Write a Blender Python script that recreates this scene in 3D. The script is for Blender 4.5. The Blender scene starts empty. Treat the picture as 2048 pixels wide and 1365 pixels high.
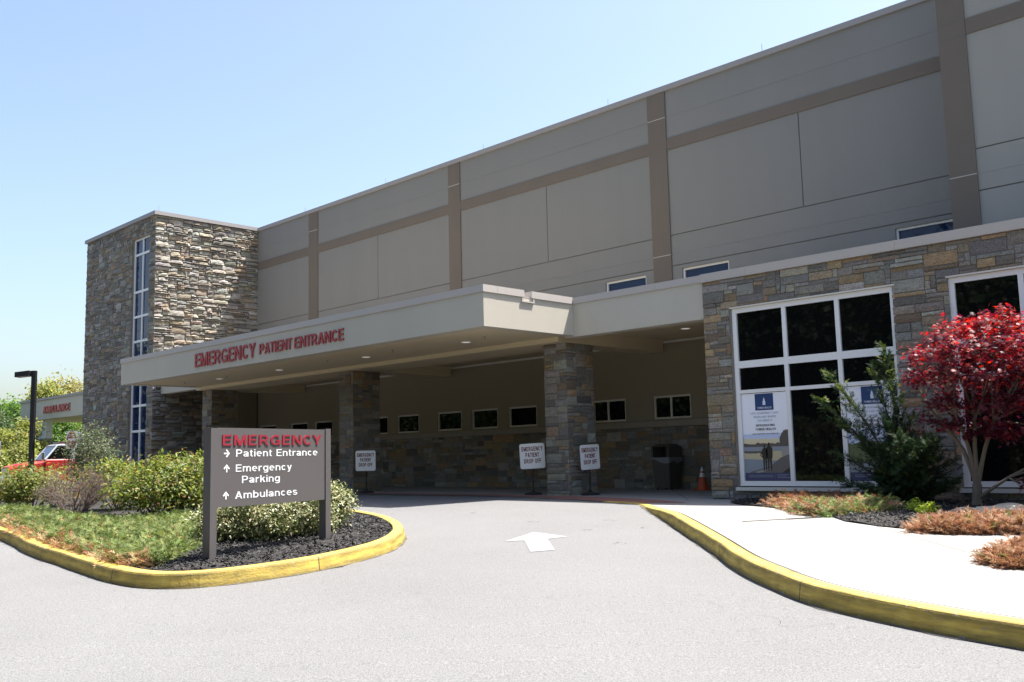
import bpy, bmesh, math, random
import numpy as np
from mathutils import Vector, Matrix
from mathutils.geometry import delaunay_2d_cdt

random.seed(7); RNG = np.random.default_rng(11)
S = bpy.context.scene
COL = S.collection

# ------------------------------------------------------------------ camera
YAW, PIT, ROLL, FPX = -7.80793104e-01, 1.19817877e-01, -2.39600796e-02, 1.91445453e+03
CAMZ = 0.95
F = np.array([math.sin(YAW)*math.cos(PIT), math.cos(YAW)*math.cos(PIT), math.sin(PIT)])
_r0 = np.array([math.cos(YAW), -math.sin(YAW), 0.0]); _u0 = np.cross(_r0, F)
RT = math.cos(ROLL)*_r0 + math.sin(ROLL)*_u0
UP = -math.sin(ROLL)*_r0 + math.cos(ROLL)*_u0
cam = bpy.data.cameras.new('camera'); camo = bpy.data.objects.new('camera', cam); COL.objects.link(camo)
camo.matrix_world = Matrix(((RT[0], UP[0], -F[0], 0), (RT[1], UP[1], -F[1], 0), (RT[2], UP[2], -F[2], CAMZ), (0, 0, 0, 1)))
cam.sensor_fit = 'HORIZONTAL'; cam.sensor_width = 36.0; cam.lens = FPX/2048*36.0
cam.clip_start = 0.1; cam.clip_end = 3000
S.camera = camo

# ------------------------------------------------------------------ light
SUN = Vector((0.21, 0.395, 1.0)).normalized()          # towards the sun (behind the building)
w = bpy.data.worlds.new('World'); S.world = w; w.use_nodes = True
nt = w.node_tree; bg = nt.nodes['Background']
sky = nt.nodes.new('ShaderNodeTexSky'); sky.sky_type = 'NISHITA'; sky.sun_disc = False
sky.sun_elevation = math.asin(SUN.z); sky.sun_rotation = math.atan2(SUN.x, SUN.y)
sky.altitude = 100; sky.air_density = 1.08; sky.dust_density = 3.2; sky.ozone_density = 0.8
nt.links.new(sky.outputs[0], bg.inputs[0]); bg.inputs[1].default_value = 0.09
sl = bpy.data.lights.new('sun', 'SUN'); sl.energy = 4.9; sl.angle = math.radians(0.5); sl.color = (1.0, 0.955, 0.89)
so = bpy.data.objects.new('sun', sl); COL.objects.link(so); so.rotation_euler = SUN.to_track_quat('Z', 'Y').to_euler()
so.location = (0, 0, 40)
S.view_settings.view_transform = 'Standard'; S.view_settings.look = 'None'
S.view_settings.exposure = 1.6; S.view_settings.gamma = 1.0; S.view_settings.use_curve_mapping = False
S.cycles.max_bounces = 8; S.cycles.diffuse_bounces = 4; S.cycles.glossy_bounces = 4
S.cycles.transparent_max_bounces = 6; S.cycles.sample_clamp_indirect = 6.0

# ------------------------------------------------------------------ materials
MATS = {}
def mat(name, col, rough=0.8, var=0.0, vscale=3.0, stretch=(1, 1, 1), bump=0.0, bscale=80.0, spec=0.5, metal=0.0,
        col2=None, tint=False, speck=0.0, sscale=300.0):
    """principled material; var/col2: large noise towards col2; speck: fine noise; tint: per-piece colour attribute"""
    if name in MATS: return MATS[name]
    m = bpy.data.materials.new(name); m.use_nodes = True; t = m.node_tree; N, L = t.nodes, t.links
    b = N['Principled BSDF']; b.inputs['Roughness'].default_value = rough; b.inputs['Metallic'].default_value = metal
    b.inputs['Specular IOR Level'].default_value = spec
    tc = N.new('ShaderNodeTexCoord'); mp = N.new('ShaderNodeMapping'); mp.inputs['Scale'].default_value = stretch
    L.new(tc.outputs['Object'], mp.inputs['Vector'])
    if tint:
        at = N.new('ShaderNodeAttribute'); at.attribute_name = 'tint'; src = at.outputs['Color']
    else:
        rgb = N.new('ShaderNodeRGB'); rgb.outputs[0].default_value = (*col, 1); src = rgb.outputs[0]
    if var > 0:
        nz = N.new('ShaderNodeTexNoise'); nz.inputs['Scale'].default_value = vscale; nz.inputs['Detail'].default_value = 8
        nz.inputs['Roughness'].default_value = 0.65
        L.new(mp.outputs[0], nz.inputs['Vector'])
        mr = N.new('ShaderNodeMapRange'); mr.inputs[1].default_value = 0.32; mr.inputs[2].default_value = 0.68
        mr.inputs[3].default_value = 0.0; mr.inputs[4].default_value = var
        L.new(nz.outputs[0], mr.inputs[0])
        mx = N.new('ShaderNodeMix'); mx.data_type = 'RGBA'; L.new(mr.outputs[0], mx.inputs[0]); L.new(src, mx.inputs[6])
        c2 = col2 if col2 else tuple(c*0.6 for c in col)
        mx.inputs[7].default_value = (*c2, 1); src = mx.outputs[2]
    if speck > 0:
        nz = N.new('ShaderNodeTexNoise'); nz.inputs['Scale'].default_value = sscale; nz.inputs['Detail'].default_value = 3
        L.new(tc.outputs['Object'], nz.inputs['Vector'])
        mr = N.new('ShaderNodeMapRange'); mr.inputs[1].default_value = 0.3; mr.inputs[2].default_value = 0.7
        mr.inputs[3].default_value = 1-speck; mr.inputs[4].default_value = 1+speck
        L.new(nz.outputs[0], mr.inputs[0])
        mx = N.new('ShaderNodeMix'); mx.data_type = 'RGBA'; mx.blend_type = 'MULTIPLY'; mx.inputs[0].default_value = 1
        L.new(src, mx.inputs[6]); L.new(mr.outputs[0], mx.inputs[7]); src = mx.outputs[2]
    L.new(src, b.inputs['Base Color'])
    if bump > 0:
        nz = N.new('ShaderNodeTexNoise'); nz.inputs['Scale'].default_value = bscale; nz.inputs['Detail'].default_value = 6
        L.new(tc.outputs['Object'], nz.inputs['Vector'])
        bp = N.new('ShaderNodeBump'); bp.inputs['Strength'].default_value = bump; bp.inputs['Distance'].default_value = 0.02
        L.new(nz.outputs[0], bp.inputs['Height']); L.new(bp.outputs[0], b.inputs['Normal'])
    MATS[name] = m; return m

def leaf_mat(name, trans=0.45, rough=0.5, spec=0.35):
    m = bpy.data.materials.new(name); m.use_nodes = True; t = m.node_tree; N, L = t.nodes, t.links
    out = N['Material Output']; b = N['Principled BSDF']; b.inputs['Roughness'].default_value = rough
    b.inputs['Specular IOR Level'].default_value = spec
    at = N.new('ShaderNodeAttribute'); at.attribute_name = 'tint'
    L.new(at.outputs['Color'], b.inputs['Base Color'])
    tr = N.new('ShaderNodeBsdfTranslucent')
    hs = N.new('ShaderNodeHueSaturation'); hs.inputs['Saturation'].default_value = 1.1; hs.inputs['Value'].default_value = 1.5
    L.new(at.outputs['Color'], hs.inputs['Color']); L.new(hs.outputs[0], tr.inputs['Color'])
    mx = N.new('ShaderNodeMixShader'); mx.inputs[0].default_value = trans
    L.new(b.outputs[0], mx.inputs[1]); L.new(tr.outputs[0], mx.inputs[2]); L.new(mx.outputs[0], out.inputs['Surface'])
    MATS[name] = m; return m

def emis(name, col, st):
    m = bpy.data.materials.new(name); m.use_nodes = True; b = m.node_tree.nodes['Principled BSDF']
    b.inputs['Base Color'].default_value = (*col, 1); b.inputs['Emission Color'].default_value = (*col, 1)
    b.inputs['Emission Strength'].default_value = st; MATS[name] = m; return m

STUCCO = mat('stucco_grey', (.226, .223, .218), .9, .38, .9, (1.2, 1.2, .13), .25, 160, .2, col2=(.198, .196, .191), speck=.08, sscale=90)
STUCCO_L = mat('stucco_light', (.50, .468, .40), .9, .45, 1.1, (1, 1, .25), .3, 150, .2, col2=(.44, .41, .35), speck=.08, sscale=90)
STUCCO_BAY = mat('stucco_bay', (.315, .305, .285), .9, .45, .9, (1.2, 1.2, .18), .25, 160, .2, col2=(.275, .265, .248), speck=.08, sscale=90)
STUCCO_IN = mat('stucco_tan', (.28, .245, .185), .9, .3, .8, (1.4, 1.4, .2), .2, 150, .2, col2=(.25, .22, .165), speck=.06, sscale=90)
SOFFIT = mat('soffit_tan', (.60, .51, .355), .85, .25, .7, col2=(.52, .44, .30), bump=.15, bscale=120, spec=.2)
BAND = mat('stucco_brown', (.165, .140, .120), .9, .35, 1.2, (1, 1, .3), .25, 160, .2, col2=(.135, .115, .099), speck=.08, sscale=90)
GROOVE = mat('groove_dark', (.12, .116, .11), .9)
SEAL = mat('sealant_glint', (.42, .4, .37), .8)  # sealant line, with the light it catches painted in as paler colour
COPING = mat('coping_metal', (.29, .275, .275), .55, .2, .8, (.6, .6, .2), col2=(.25, .24, .24), spec=.4)
COPING_L = mat('coping_beige', (.45, .415, .385), .6, .2, .8, (.6, .6, .2), col2=(.40, .37, .345), spec=.35)
ALU = mat('aluminium_white', (.74, .745, .75), .45, .15, 2, col2=(.64, .645, .65))
ALU_D = mat('aluminium_beige', (.60, .58, .53), .5)
MORTAR = mat('mortar', (.20, .185, .16), .95, .4, 6, col2=(.13, .12, .105), bump=.4, bscale=120)
STONE = mat('cut_stone', (.3, .3, .3), .88, .5, 6.0, (1, 1, 1.8), .9, 38, .25, tint=True, col2=(.135, .125, .112), speck=.3, sscale=40)
SILL = mat('cast_sill', (.30, .265, .215), .85, .3, 3, col2=(.24, .21, .17))
def glass(name, col, rough):
    m = mat(name, col, rough, spec=.5); b = m.node_tree.nodes['Principled BSDF']; b.inputs['IOR'].default_value = 1.5
    return m
GLASS = glass('dark_glass', (.004, .0045, .005), .02); GLASS.node_tree.nodes['Principled BSDF'].inputs['Specular IOR Level'].default_value = .3
GLASS_SKY = glass('sky_tint_glass', (.007, .017, .06), .015); GLASS_SKY.node_tree.nodes['Principled BSDF'].inputs['Specular IOR Level'].default_value = .32  # blue base colour paints the reflected sky into the glass
ASPHALT = mat('asphalt_worn', (.164, .1635, .1645), .92, .55, .28, (1, 1, 1), col2=(.128, .1275, .1285), bump=.5, bscale=130, spec=.2, speck=.32, sscale=75)
GROUND = mat('ground_grass', (.07, .085, .035), .95, .5, .4, col2=(.09, .08, .04))
CONC = mat('concrete_pale', (.275, .268, .255), .9, .6, .8, col2=(.235, .228, .215), bump=.2, bscale=150, spec=.2, speck=.1, sscale=120)
BRICK = mat('red_paver', (.24, .105, .085), .9, .4, 6, col2=(.15, .075, .065), bump=.3, bscale=60)
WHITE = mat('white_paint', (.74, .74, .73), .5)
ROADWHITE = mat('road_paint_worn', (.26, .26, .258), .85, .95, 5, col2=(.185, .184, .183), speck=.3, sscale=90)
MAROON = mat('maroon_vinyl', (.16, .012, .02), .45)
REDLET = mat('red_letter', (.33, .028, .03), .35)
WHITE_S = mat('letter_white', (.60, .61, .63), .5)
REDLET_S = mat('letter_crimson', (.23, .018, .03), .4)
SIGNGREY = mat('sign_brown_grey', (.085, .079, .080), .42, .15, 2, col2=(.074, .069, .070))
BLACK = mat('black_metal', (.012, .012, .013), .4)
RUBBER = mat('rubber', (.015, .015, .015), .8)
MULCHM = mat('mulch_base', (.016, .014, .013), .95, .6, 18, col2=(.035, .03, .027), bump=1.0, bscale=60)
CHIP = mat('mulch_chip', (.03, .03, .03), .75, tint=True)
LEAF = leaf_mat('leaf', .42)
LEAF_D = leaf_mat('leaf_waxy', .25, .42, .5)
NEEDLE = leaf_mat('needle', .25, .7, .2)
MAPLE = leaf_mat('maple_leaf', .42, .5, .4)
BARK = mat('bark_grey', (.20, .165, .13), .9, .5, 14, (1, 1, .3), .6, 60, .2, col2=(.11, .09, .07))
TWIG = mat('twig_brown', (.17, .125, .095), .9)
DKBARK = mat('bark_dark', (.07, .055, .042), .95, .4, 10, (1, 1, .3), .6, 40, .1)

# ------------------------------------------------------------------ helpers
def reg(o, label=None, cat=None, group=None, kind=None):
    if label: o['label'] = label
    if cat: o['category'] = cat
    if group: o['group'] = group
    if kind: o['kind'] = kind
    return o

class MB:
    def __init__(s): s.v = []; s.f = []; s.m = []; s.c = []; s.col = (1, 1, 1); s.mi = 0
    def add(s, vs, fs):
        b = len(s.v); s.v += [tuple(p) for p in vs]; s.c += [s.col]*len(vs)
        s.f += [tuple(b+i for i in f) for f in fs]; s.m += [s.mi]*len(fs)
    def box(s, x0, x1, y0, y1, z0, z1):
        s.add([(x0, y0, z0), (x1, y0, z0), (x1, y1, z0), (x0, y1, z0), (x0, y0, z1), (x1, y0, z1), (x1, y1, z1), (x0, y1, z1)],
              [(0, 3, 2, 1), (4, 5, 6, 7), (0, 1, 5, 4), (1, 2, 6, 5), (2, 3, 7, 6), (3, 0, 4, 7)])
    def bbox(s, x0, x1, y0, y1, z0, z1, b=.01):
        """box with chamfered edges"""
        bm = bmesh.new(); bmesh.ops.create_cube(bm, size=1)
        for v in bm.verts: v.co = Vector(((x0+x1)/2+v.co.x*(x1-x0), (y0+y1)/2+v.co.y*(y1-y0), (z0+z1)/2+v.co.z*(z1-z0)))
        bmesh.ops.bevel(bm, geom=bm.edges[:], offset=b, segments=2, affect='EDGES', profile=.5)
        bm.verts.index_update(); s.add([v.co[:] for v in bm.verts], [[v.index for v in f.verts] for f in bm.faces]); bm.free()
    def quad(s, a, b, c, d): s.add([a, b, c, d], [(0, 1, 2, 3)])
    def tube(s, pts, rad, n=6, cap=True):
        P = [Vector(p) for p in pts]; k = len(P)
        if not hasattr(rad, '__len__'): rad = [rad]*k
        vs = []
        ref = Vector((0.31, 0.17, 0.93))
        for i, p in enumerate(P):
            d = (P[min(i+1, k-1)]-P[max(i-1, 0)]).normalized()
            a = d.cross(ref)
            if a.length < .15: a = d.cross(Vector((1, 0, 0)))
            a.normalize(); b = d.cross(a)
            for j in range(n):
                t = 2*math.pi*j/n; vs.append(p+(a*math.cos(t)+b*math.sin(t))*rad[i])
        fs = [(i*n+j, i*n+(j+1) % n, (i+1)*n+(j+1) % n, (i+1)*n+j) for i in range(k-1) for j in range(n)]
        if cap: fs += [tuple(range(n))[::-1], tuple((k-1)*n+j for j in range(n))]
        s.add(vs, fs)
    def lathe(s, prof, cx, cy, n=20):
        k = len(prof); vs = [(cx+r*math.cos(2*math.pi*j/n), cy+r*math.sin(2*math.pi*j/n), z) for r, z in prof for j in range(n)]
        fs = [(i*n+j, i*n+(j+1) % n, (i+1)*n+(j+1) % n, (i+1)*n+j) for i in range(k-1) for j in range(n)]
        fs += [tuple(range(n))[::-1], tuple((k-1)*n+j for j in range(n))]; s.add(vs, fs)
    def prism(s, poly, d0, d1, fr):
        """outline poly (a,b) extruded from d0 to d1; fr(a,b,d)->xyz"""
        n = len(poly); vs = [fr(a, b, d0) for a, b in poly]+[fr(a, b, d1) for a, b in poly]
        s.add(vs, [tuple(range(n)), tuple(range(2*n-1, n-1, -1))]+[(i, i+n, (i+1) % n+n, (i+1) % n) for i in range(n)])
    def build(s, name, mats, parent=None, base=None, smooth=False, auto=None):
        me = bpy.data.meshes.new(name); me.from_pydata(s.v, [], s.f)
        if not isinstance(mats, (list, tuple)): mats = [mats]
        for m in mats: me.materials.append(m)
        if len(mats) > 1: me.polygons.foreach_set('material_index', s.m)
        if any(c != (1, 1, 1) for c in s.c):
            a = me.attributes.new('tint', 'FLOAT_COLOR', 'POINT')
            a.data.foreach_set('color', np.c_[np.array(s.c, np.float32), np.ones(len(s.c), np.float32)].ravel())
        me.update()
        if smooth: me.shade_smooth()
        return link(name, me, parent, base)

def link(name, me, parent=None, base=None):
    o = bpy.data.objects.new(name, me); COL.objects.link(o)
    if parent is not None:
        o.parent = parent
        if parent.parent is None and parent.type == 'EMPTY' and not parent.get('_local'):
            o.matrix_parent_inverse = Matrix.Translation(-Vector(parent.location))
    return o

def thing(name, loc, label, cat, group=None, rz=0.0, local=False, kind=None):
    o = bpy.data.objects.new(name, None); COL.objects.link(o); o.location = loc; o.rotation_euler = (0, 0, rz)
    o.empty_display_size = .3
    if local: o['_local'] = 1
    return reg(o, label, cat, group, kind)

def copy_tree(o, parent=None):
    c = o.copy(); COL.objects.link(c)
    if parent: c.parent = parent; c.matrix_parent_inverse = o.matrix_parent_inverse.copy()
    for ch in list(o.children): copy_tree(ch, c)
    return c

def np_mesh(name, V, counts, idx, mats, tint=None, parent=None, mi=None):
    me = bpy.data.meshes.new(name); nv = len(V); nf = len(counts)
    me.vertices.add(nv); me.vertices.foreach_set('co', np.ascontiguousarray(V, np.float32).ravel())
    me.loops.add(len(idx)); me.loops.foreach_set('vertex_index', np.ascontiguousarray(idx, np.int32))
    me.polygons.add(nf); st = np.zeros(nf, np.int32); st[1:] = np.cumsum(counts)[:-1]
    me.polygons.foreach_set('loop_start', st)
    if not isinstance(mats, (list, tuple)): mats = [mats]
    for m in mats: me.materials.append(m)
    if mi is not None: me.polygons.foreach_set('material_index', np.ascontiguousarray(mi, np.int32))
    me.update(calc_edges=True); me.validate()
    if tint is not None:
        a = me.attributes.new('tint', 'FLOAT_COLOR', 'POINT')
        a.data.foreach_set('color', np.c_[tint, np.ones(len(tint))].astype(np.float32).ravel())
    return link(name, me, parent)

def unit(a): return a/np.maximum(np.linalg.norm(a, axis=-1, keepdims=True), 1e-9)
def leaves(name, P, N, size, shape, faces, mats, tint, T=None, parent=None):
    """scatter copies of one small leaf outline: P points, N normals, T long axis"""
    P = np.asarray(P); n = len(P); N = unit(np.asarray(N))
    if T is None: T = RNG.normal(size=(n, 3))
    T = unit(T-(T*N).sum(1, keepdims=True)*N); B = np.cross(N, T)
    sh = np.asarray(shape, float); k = len(sh); size = np.broadcast_to(np.asarray(size, float), (n,))
    V = P[:, None, :]+size[:, None, None]*(sh[None, :, 0:1]*T[:, None, :]+sh[None, :, 1:2]*B[:, None, :]+sh[None, :, 2:3]*N[:, None, :])
    fc = np.array([len(f) for f in faces]); fi = np.concatenate([np.array(f) for f in faces])
    idx = (np.arange(n)[:, None]*k+fi[None, :]).ravel()
    return np_mesh(name, V.reshape(-1, 3), np.tile(fc, n), idx, mats, np.repeat(np.asarray(tint), k, 0), parent)

LEAF_SH = ([(0, 0, 0), (.45, .24, .05), (1, 0, -.06), (.45, -.24, .05)], [(0, 1, 2), (0, 2, 3)])
QUAD_SH = ([(-.5, 0, 0), (-.1, .42, .08), (.5, .06, -.08), (.05, -.42, .05)], [(0, 2, 1), (0, 3, 2)])
def star_shape():
    pts = []; ang = [-115, -62, -28, 0, 28, 62, 115]; ln = [.45, .78, .95, 1.05, .95, .78, .45]
    pts.append((-.12, -.02, 0))
    for i, (a, l) in enumerate(zip(ang, ln)):
        t = math.radians(a)
        pts.append((l*math.cos(t), l*math.sin(t), -.10*l))
        if i < 6:
            t2 = math.radians((a+ang[i+1])/2); pts.append((.30*math.cos(t2), .30*math.sin(t2), .0))
    return pts, [(0, 2*i, 2*i+1, 2*i+2) if i else (0, 1, 2) for i in range(0, 7)][:-1]+[(0, 12, 13)]
STAR = star_shape()
def sprig_shape(k=6):
    """feathery conifer sprig: narrow stem with slanted side needles"""
    v = []; f = []
    for i in range(k):
        x = i/k; l = .34*(1-.6*x)
        for sgn in (1, -1):
            b = len(v); z = .10*math.sin(i*2.1+sgn)
            v += [(x, .0, 0), (x+.13, .0, 0), (x+.30, sgn*l, z)]; f.append((b, b+1, b+2) if sgn > 0 else (b, b+2, b+1))
    b = len(v); v += [(.7, .05, 0), (1.12, 0, .04), (.7, -.05, 0)]; f.append((b, b+1, b+2)); return v, f
SPRIG = sprig_shape()

def tints(n, *cols, jit=.25, w=None):
    c = np.array(cols)[RNG.choice(len(cols), n, p=w)]
    return np.clip(c*(1+jit*RNG.uniform(-1, 1, (n, 1)))*(1+.08*RNG.uniform(-1, 1, (n, 3))), 0, 1)

_GC = {}
def glyph(ch, t):
    """grotesque sans letter as stroke polygons (cap height 1): returns advance width and polygons"""
    h = t/2; xh = .735; P = []
    def L(x0, y0, x1, y1, tt=None):
        d = np.array([x1-x0, y1-y0], float); d /= np.linalg.norm(d); n = np.array([-d[1], d[0]])*(tt or t)/2
        P.append([(x0-n[0], y0-n[1]), (x1-n[0], y1-n[1]), (x1+n[0], y1+n[1]), (x0+n[0], y0+n[1])])
    def A(cx, cy, rx, ry, a0, a1):
        k = max(5, int(abs(a1-a0)/14)); an = [math.radians(a0+(a1-a0)*i/k) for i in range(k+1)]
        o = [(cx+(rx+h)*math.cos(a), cy+(ry+h)*math.sin(a)) for a in an]; i_ = [(cx+(rx-h)*math.cos(a), cy+(ry-h)*math.sin(a)) for a in an]
        for j in range(k): P.append([i_[j], o[j], o[j+1], i_[j+1]] if a1 > a0 else [o[j], i_[j], i_[j+1], o[j+1]])
    def Q(*p): P.append(list(p))
    def bowl(W, y0, y1, xb=None):
        r = (y1-y0)/2; xb = xb if xb is not None else W-h-r*.95
        L(0, y1, xb, y1); L(0, y0, xb, y0); A(xb, (y0+y1)/2, W-h-xb, r, -90, 90)
    if ch == 'E': W = .60; L(h, 0, h, 1); L(0, 1-h, W, 1-h); L(0, .52, W*.93, .52); L(0, h, W, h)
    elif ch == 'F': W = .57; L(h, 0, h, 1); L(0, 1-h, W, 1-h); L(0, .50, W*.9, .50)
    elif ch == 'L': W = .54; L(h, 0, h, 1); L(0, h, W, h)
    elif ch == 'H': W = .68; L(h, 0, h, 1); L(W-h, 0, W-h, 1); L(0, .52, W, .52)
    elif ch == 'I': W = t; L(h, 0, h, 1)
    elif ch == 'T': W = .62; L(W/2, 0, W/2, 1); L(0, 1-h, W, 1-h)
    elif ch == 'M': W = .84; L(h, 0, h, 1); L(W-h, 0, W-h, 1); Q((0, 1), (W/2-.55*t, 0), (W/2+.55*t, 0), (1.25*t, 1)); Q((W-1.25*t, 1), (W/2-.55*t, 0), (W/2+.55*t, 0), (W, 1))
    elif ch == 'W':
        W = .98
        for x0, x1 in ((0, .25), (.245, .49), (.49, .735), (.73, .98)):
            dn = x0 in (0, .49); a, c = (1, 0) if dn else (0, 1); Q((x0, a), (x0+1.05*t if x0 else 1.1*t, a), (x1+.5*t, c), (x1-.55*t, c)) if dn else Q((x0-.5*t, a), (x0+.55*t, a), (x1, c), (x1-1.05*t, c))
    elif ch in 'vw' and ch == 'v': W = .53; Q((0, xh), (1.1*t, xh), (W/2+.5*t, 0), (W/2-.5*t, 0)); Q((W-1.1*t, xh), (W, xh), (W/2+.5*t, 0), (W/2-.5*t, 0))
    elif ch == 'h': W = .55; L(h, 0, h, 1); A(W/2, xh-.27, W/2-h, .27-h, 180, 0); L(W-h, 0, W-h, xh-.26)
    elif ch == 'f': W = .34; L(.14, 0, .14, .85); L(0, xh-h*.8, W, xh-h*.8, t*.8); A(.14+.16, .83, .16, .17-h, 180, 90)
    elif ch == '.': W = t; L(h, 0, h, t)
    elif ch == '-': W = .34; L(0, .36, W, .36)
    elif ch == 'N': W = .70; L(h, 0, h, 1); L(W-h, 0, W-h, 1); Q((0, 1), (W-1.2*t, 0), (W, 0), (1.2*t, 1))
    elif ch == 'A': W = .72; Q((0, 0), (1.1*t, 0), (W/2+.56*t, 1), (W/2-.56*t, 1)); Q((W-1.1*t, 0), (W, 0), (W/2+.56*t, 1), (W/2-.56*t, 1)); L(W*.22, .30, W*.78, .30, t*.9)
    elif ch == 'Y': W = .70; Q((W/2-h, .40), (W/2+h, .40), (1.2*t, 1), (0, 1)); Q((W/2-h, .40), (W/2+h, .40), (W, 1), (W-1.2*t, 1)); L(W/2, 0, W/2, .44)
    elif ch == 'K': W = .70; L(h, 0, h, 1); Q((t, .35), (t, .56), (W-1.2*t, 1), (W, 1)); Q((W*.33, .55), (W*.55, .62), (W, 0), (W-1.2*t, 0))
    elif ch in 'PR':
        W = .64 if ch == 'P' else .68; L(h, 0, h, 1); bowl(W-(.03 if ch == 'R' else 0), .45, 1-h)
        if ch == 'R': Q((W*.45, .46), (W*.45+t, .46), (W, 0), (W-1.15*t, 0))
    elif ch == 'B': W = .66; L(h, 0, h, 1); bowl(W-.04, .53, 1-h); bowl(W, h, .53)
    elif ch == 'D': W = .69; L(h, 0, h, 1); bowl(W, h, 1-h, W*.42)
    elif ch == 'O': W = .74; A(W/2, .5, W/2-h, .5-h, 0, 360)
    elif ch == 'C': W = .70; A(W/2, .5, W/2-h, .5-h, 38, 322)
    elif ch == 'G': W = .74; A(W/2, .5, W/2-h, .5-h, 38, 335); L(W*.55, .43, W, .43); L(W-h, 0.04, W-h, .43, t*.8)
    elif ch == 'U': W = .68; A(W/2, .32, W/2-h, .32-h, 180, 360); L(h, .31, h, 1); L(W-h, .31, W-h, 1)
    elif ch in 'Ss':
        H = 1 if ch == 'S' else xh; W = .64 if ch == 'S' else .52; s = (H-2*h)/2; a = s*.49; b = s*.51
        A(W/2, H-h-a, W/2-h*1.2, a, 25, 265); A(W/2, h+b, W/2-h, b, 95, -155)
    elif ch == 'a': W = .55; A(W/2-.01, xh-h-.16, W/2-h-.01, .16, 165, 0); L(W-h-.02, 0, W-h-.02, xh-h-.15); A(W*.42, .20, W*.42-h, .21-h, 0, 360); L(W*.4, .405, W-t, .43, t*.8)
    elif ch in 'bdg':
        W = .58; A(W/2, xh/2, W/2-h, xh/2-h, 0, 360); x = h if ch == 'b' else W-h
        L(x, 0 if ch != 'g' else -.06, x, 1 if ch != 'g' else xh)
        if ch == 'g': A(W/2, -.06, W/2-h, .21-h, 0, -150)
    elif ch == 'c': W = .53; A(W/2, xh/2, W/2-h, xh/2-h, 42, 318)
    elif ch == 'e': W = .57; A(W/2, xh/2, W/2-h, xh/2-h, 0, 308); L(h, xh/2+.01, W-.01, xh/2+.01, t*.75)
    elif ch == 'i': W = t; L(h, 0, h, xh); L(h, 1-t*.95, h, 1)
    elif ch == 'l': W = t; L(h, 0, h, 1)
    elif ch == 'k': W = .54; L(h, 0, h, 1); Q((t, .25), (t, .46), (W-1.2*t, xh), (W, xh)); Q((W*.36, .42), (W*.6, .50), (W+.02, 0), (W-1.15*t, 0))
    elif ch == 'n': W = .55; L(h, 0, h, xh); A(W/2, xh-.27, W/2-h, .27-h, 180, 0); L(W-h, 0, W-h, xh-.26)
    elif ch == 'm':
        W = .86; L(h, 0, h, xh); q = (W-t)/4
        for k in (0, 1): A(h+q*(2*k+1), xh-.24, q, .24-h, 180, 0); L(h+q*2*(k+1), 0, h+q*2*(k+1), xh-.23)
    elif ch == 'r': W = .37; L(h, 0, h, xh); A(W+.02, xh-.27, W-h, .27-h, 175, 92)
    elif ch == 't': W = .33; L(.13, .16, .13, .93); L(0, xh-h*.8, W, xh-h*.8, t*.8); A(.13+.14, .15, .14, .15-h, 180, 285)
    elif ch == 'u': W = .55; L(W-h, 0, W-h, xh); A(W/2, .27, W/2-h, .27-h, 180, 360); L(h, .26, h, xh)
    elif ch == 'y': W = .55; Q((0, xh), (1.1*t, xh), (W/2+.55*t, 0), (W/2-.55*t, 0)); Q((W-1.1*t, xh), (W, xh), (W/2+.05*t, -.22), (W/2-.95*t, -.22)); L(.06, -.20, W/2-.2*t, -.20, t*.85)
    else: W = .25
    return W, P
def ptext(mb, body, x0, x1, z0, cap, fr, depth=.004, t=.165, gap=.115):
    """lettering from the stroke alphabet above; strokes of one letter are merged before extruding"""
    x = 0; L_ = []
    for ch in body:
        if (ch, t) not in _GC:
            W, P = glyph(ch, t)
            if P:
                V = []; Fc = []
                for p in P:
                    ar = sum(p[i][0]*p[(i+1) % len(p)][1]-p[(i+1) % len(p)][0]*p[i][1] for i in range(len(p)))
                    if ar < 0: p = p[::-1]
                    Fc.append(list(range(len(V), len(V)+len(p)))); V += [Vector(q) for q in p]
                v, e, f, _a, _b, of = delaunay_2d_cdt(V, [], Fc, 1, 1e-4); f = [p for p, q in zip(f, of) if len(q)]
                _GC[(ch, t)] = (W, [q[:] for q in v], [tuple(q) for q in f])
            else: _GC[(ch, t)] = (W, [], [])
        W, v, f = _GC[(ch, t)]; x -= .055 if ch in 'YT' and L_ else 0; L_.append((x, v, f)); x += W+gap-(.03 if ch in 'YTFL' else 0)
    many = isinstance(mb, list); outs = mb
    tot = x-gap; sx = (x1-x0)/tot
    if many: mb = MB(); outs.append(mb)
    for ox, v, f in L_:
        if not v:
            if many: mb = MB(); outs.append(mb)
            continue
        n = len(v); m = lambda q, d: fr(x0+(ox+q[0])*sx, z0+q[1]*cap, d)
        cnt = {}
        for p in f:
            for i in range(len(p)): k = (p[i], p[(i+1) % len(p)]); cnt[k] = 1
        side = [(a, b_) for a, b_ in cnt if (b_, a) not in cnt]
        mb.add([m(q, 0) for q in v]+[m(q, depth) for q in v], [tuple(i+n for i in p) for p in f]+[(a, b_, b_+n, a+n) for a, b_ in side])

# ------------------------------------------------------------------ terrain
def G(x, y):
    q = x*math.sin(YAW)+y*math.cos(YAW); k = 18.6-q
    k = np.minimum(k, 26.0)
    s = .0175*(k+np.sqrt(k*k+4.0))
    return -s-np.minimum(np.maximum(0, -x-25)*.012, .5)
def SW(x, y):                                   # top of pavement / planting beds on the right
    wv = np.clip(((x+11.5)*.7+(15-y)*.7)/4.4, 0, 1)
    return G(x, y)+.012+.15*wv*wv*(3-2*wv)
def ISL(x, y): return G(x, y)+.12

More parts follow.
